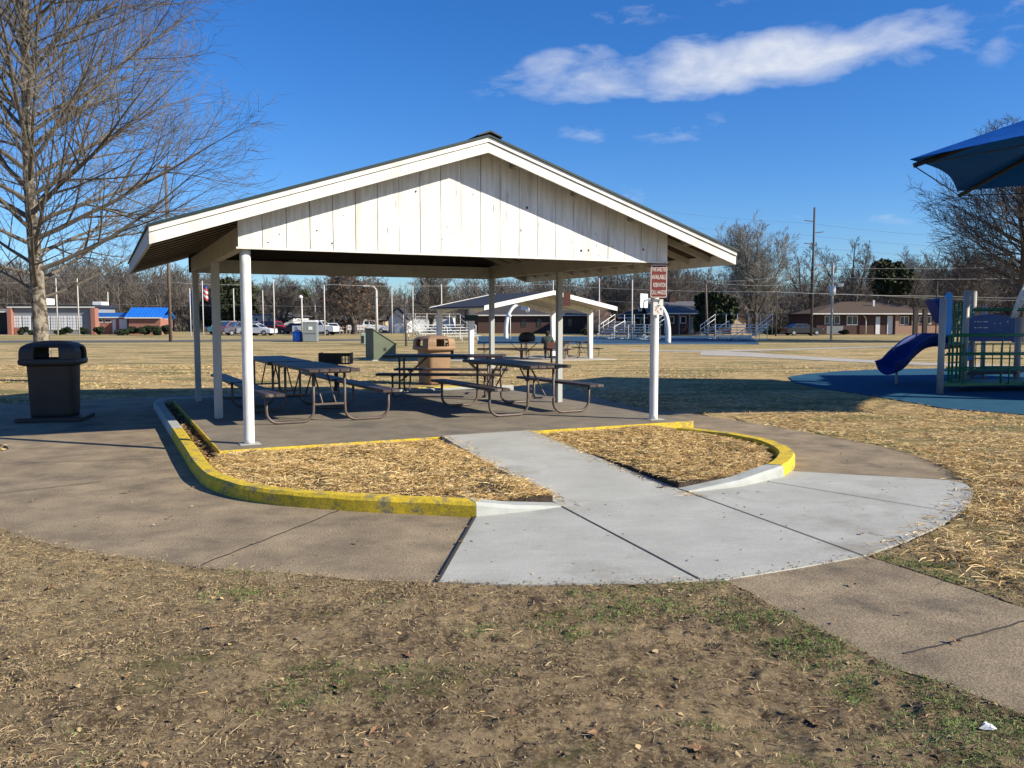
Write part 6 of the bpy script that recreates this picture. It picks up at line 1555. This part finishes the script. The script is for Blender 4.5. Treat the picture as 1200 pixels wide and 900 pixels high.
# dark kiosk frame left of the playground
kf = thing('kiosk_frame', 'dark brown post frame between the ranch house and the blue slide', 'frame', (X(1078,60),60,gz(60)), 0)
xa = X(1072.5,60)-X(1078,60)
for x in (xa, -xa):
    b = MB(); b.box(x-.14,x+.14,-.12,.12,0,Z(362.5,60)-gz(60)); b.build('post', 'iron', kf)
b = MB(); h = Z(362.5,60)-gz(60); b.box(xa-.2,-xa+.2,-.14,.14,h+.001,h+.12); b.build('top_bar', 'iron', kf)
b = MB(); b.box(xa+.15,-xa-.15,-.02,.02,.9,.96); b.box(xa+.15,-xa-.15,-.02,.02,h-.9,h-.84); b.build('cross_bar', 'iron', kf)
# second dark barrel near the far shelter
p = at(526, 400, 41); trash_can('small black trash can partly hidden behind the tan trash can', (p.x,41,gz(41)), 0, 'black', 'black', .62, base=False)
# low fence in front of parking houses
ft = thing('picket_fence', 'low pale picket fence left of the rusty leaved tree', 'fence', (X(412,116),116,gz(116)))
for i in range(9):
    b = MB(); x = -1.6+i*.45; b.box(x-.05,x+.05,-.03,.03,0,1.1); b.build('picket', 'siding_tan', ft)
b = MB(); b.box(-1.7,2.1,.032,.07,.3,.38); b.box(-1.7,2.1,.032,.07,.8,.88); b.build('rail', 'siding_tan', ft)
# leaves and litter on the foreground
def leaf_mesh(seed, s):
    r = random.Random(seed); b = MB(); n = 14; pts = []
    for i in range(n):
        a = 2*math.pi*i/n; q = s*(.62+.38*(i%2))*r.uniform(.75,1.15)*(1.25 if abs(math.cos(a)) > .7 else .7); pts.append((q*math.cos(a), q*math.sin(a), .004+s*.35*abs(math.sin(a*1.0+seed))*r.uniform(.3,1)))
    b.add([(0,0,.003)]+pts, [[0,i+1,(i+1)%n+1] for i in range(n)]); 
    return b
spots = [(600,847,.05),(540,640,0),(885,812,.04),(1085,800,0),(1120,758,0),(720,712,.03),(668,738,.02),(745,690,0),(1035,803,.03),(395,805,.05),(330,808,.05),(60,690,.03),(935,755,.02),(980,735,0),(1150,680,0),(1010,630,0),(940,720,0),(775,575,0),(572,572,0),(905,560,0),(1045,800,0),(480,770,.03),(250,740,.03),(150,800,.04),(820,880,.04),(440,860,.04),(70,560,0),(150,580,0),(40,590,0),(200,610,0),(300,640,0),(420,640,0),(1005,530,0),(880,530,0),(960,545,0),(1000,690,0),(1060,725,0),(700,860,.03),(955,848,.03),(1085,843,.03),(100,705,.03),(225,575,0)]
for i, (px, py, dz) in enumerate(spots):
    p = G(px, py); s = .016+.018*((i*37)%10)/10
    m_ = leaf_mesh(i, s*(1.3 if dz else 1)); o = m_.build('dead_leaf', 'brown_leaf', fixn=False)
    onpad = bool(inpoly(np.array([p.x]), np.array([p.y]), pad_s)[0] or inpoly(np.array([p.x]), np.array([p.y]), path_r)[0])
    zz = .028 if onpad else float(ground_z(np.array([p.x]), np.array([p.y]))[0])+.008
    o.location = (p.x, p.y, zz); o.rotation_euler = (0,0,i*1.3)
    tag(o, 'curled brown dead leaf lying on the pale or brown paving' if onpad else 'curled brown dead leaf lying on the muddy ground', 'leaf', 'dead leaves on the paving' if onpad else 'dead leaves on the muddy ground')
p = G(1157, 862); b = MB(); r = random.Random(4); n = 9
b.smooth = False; vs = [(.035*math.cos(2*math.pi*i/n)*r.uniform(.6,1.3),.022*math.sin(2*math.pi*i/n)*r.uniform(.6,1.3),r.uniform(0,.008)) for i in range(n)]+[(.018*math.cos(2*math.pi*i/n+.3)*r.uniform(.5,1.2),.012*math.sin(2*math.pi*i/n+.3),r.uniform(.012,.026)) for i in range(n)]
b.add(vs, [[i,(i+1)%n,n+(i+1)%n,n+i] for i in range(n)]+[list(range(n,2*n))]); o = b.build('paper_scrap', 'paper'); o.location = (p.x,p.y,float(ground_z(np.array([p.x]),np.array([p.y]))[0])+.004); tag(o, 'crumpled white paper scrap on the mud at lower right', 'litter')
# leftover helper datablocks
for m_ in list(bpy.data.materials):
    if m_.users == 0: bpy.data.materials.remove(m_)
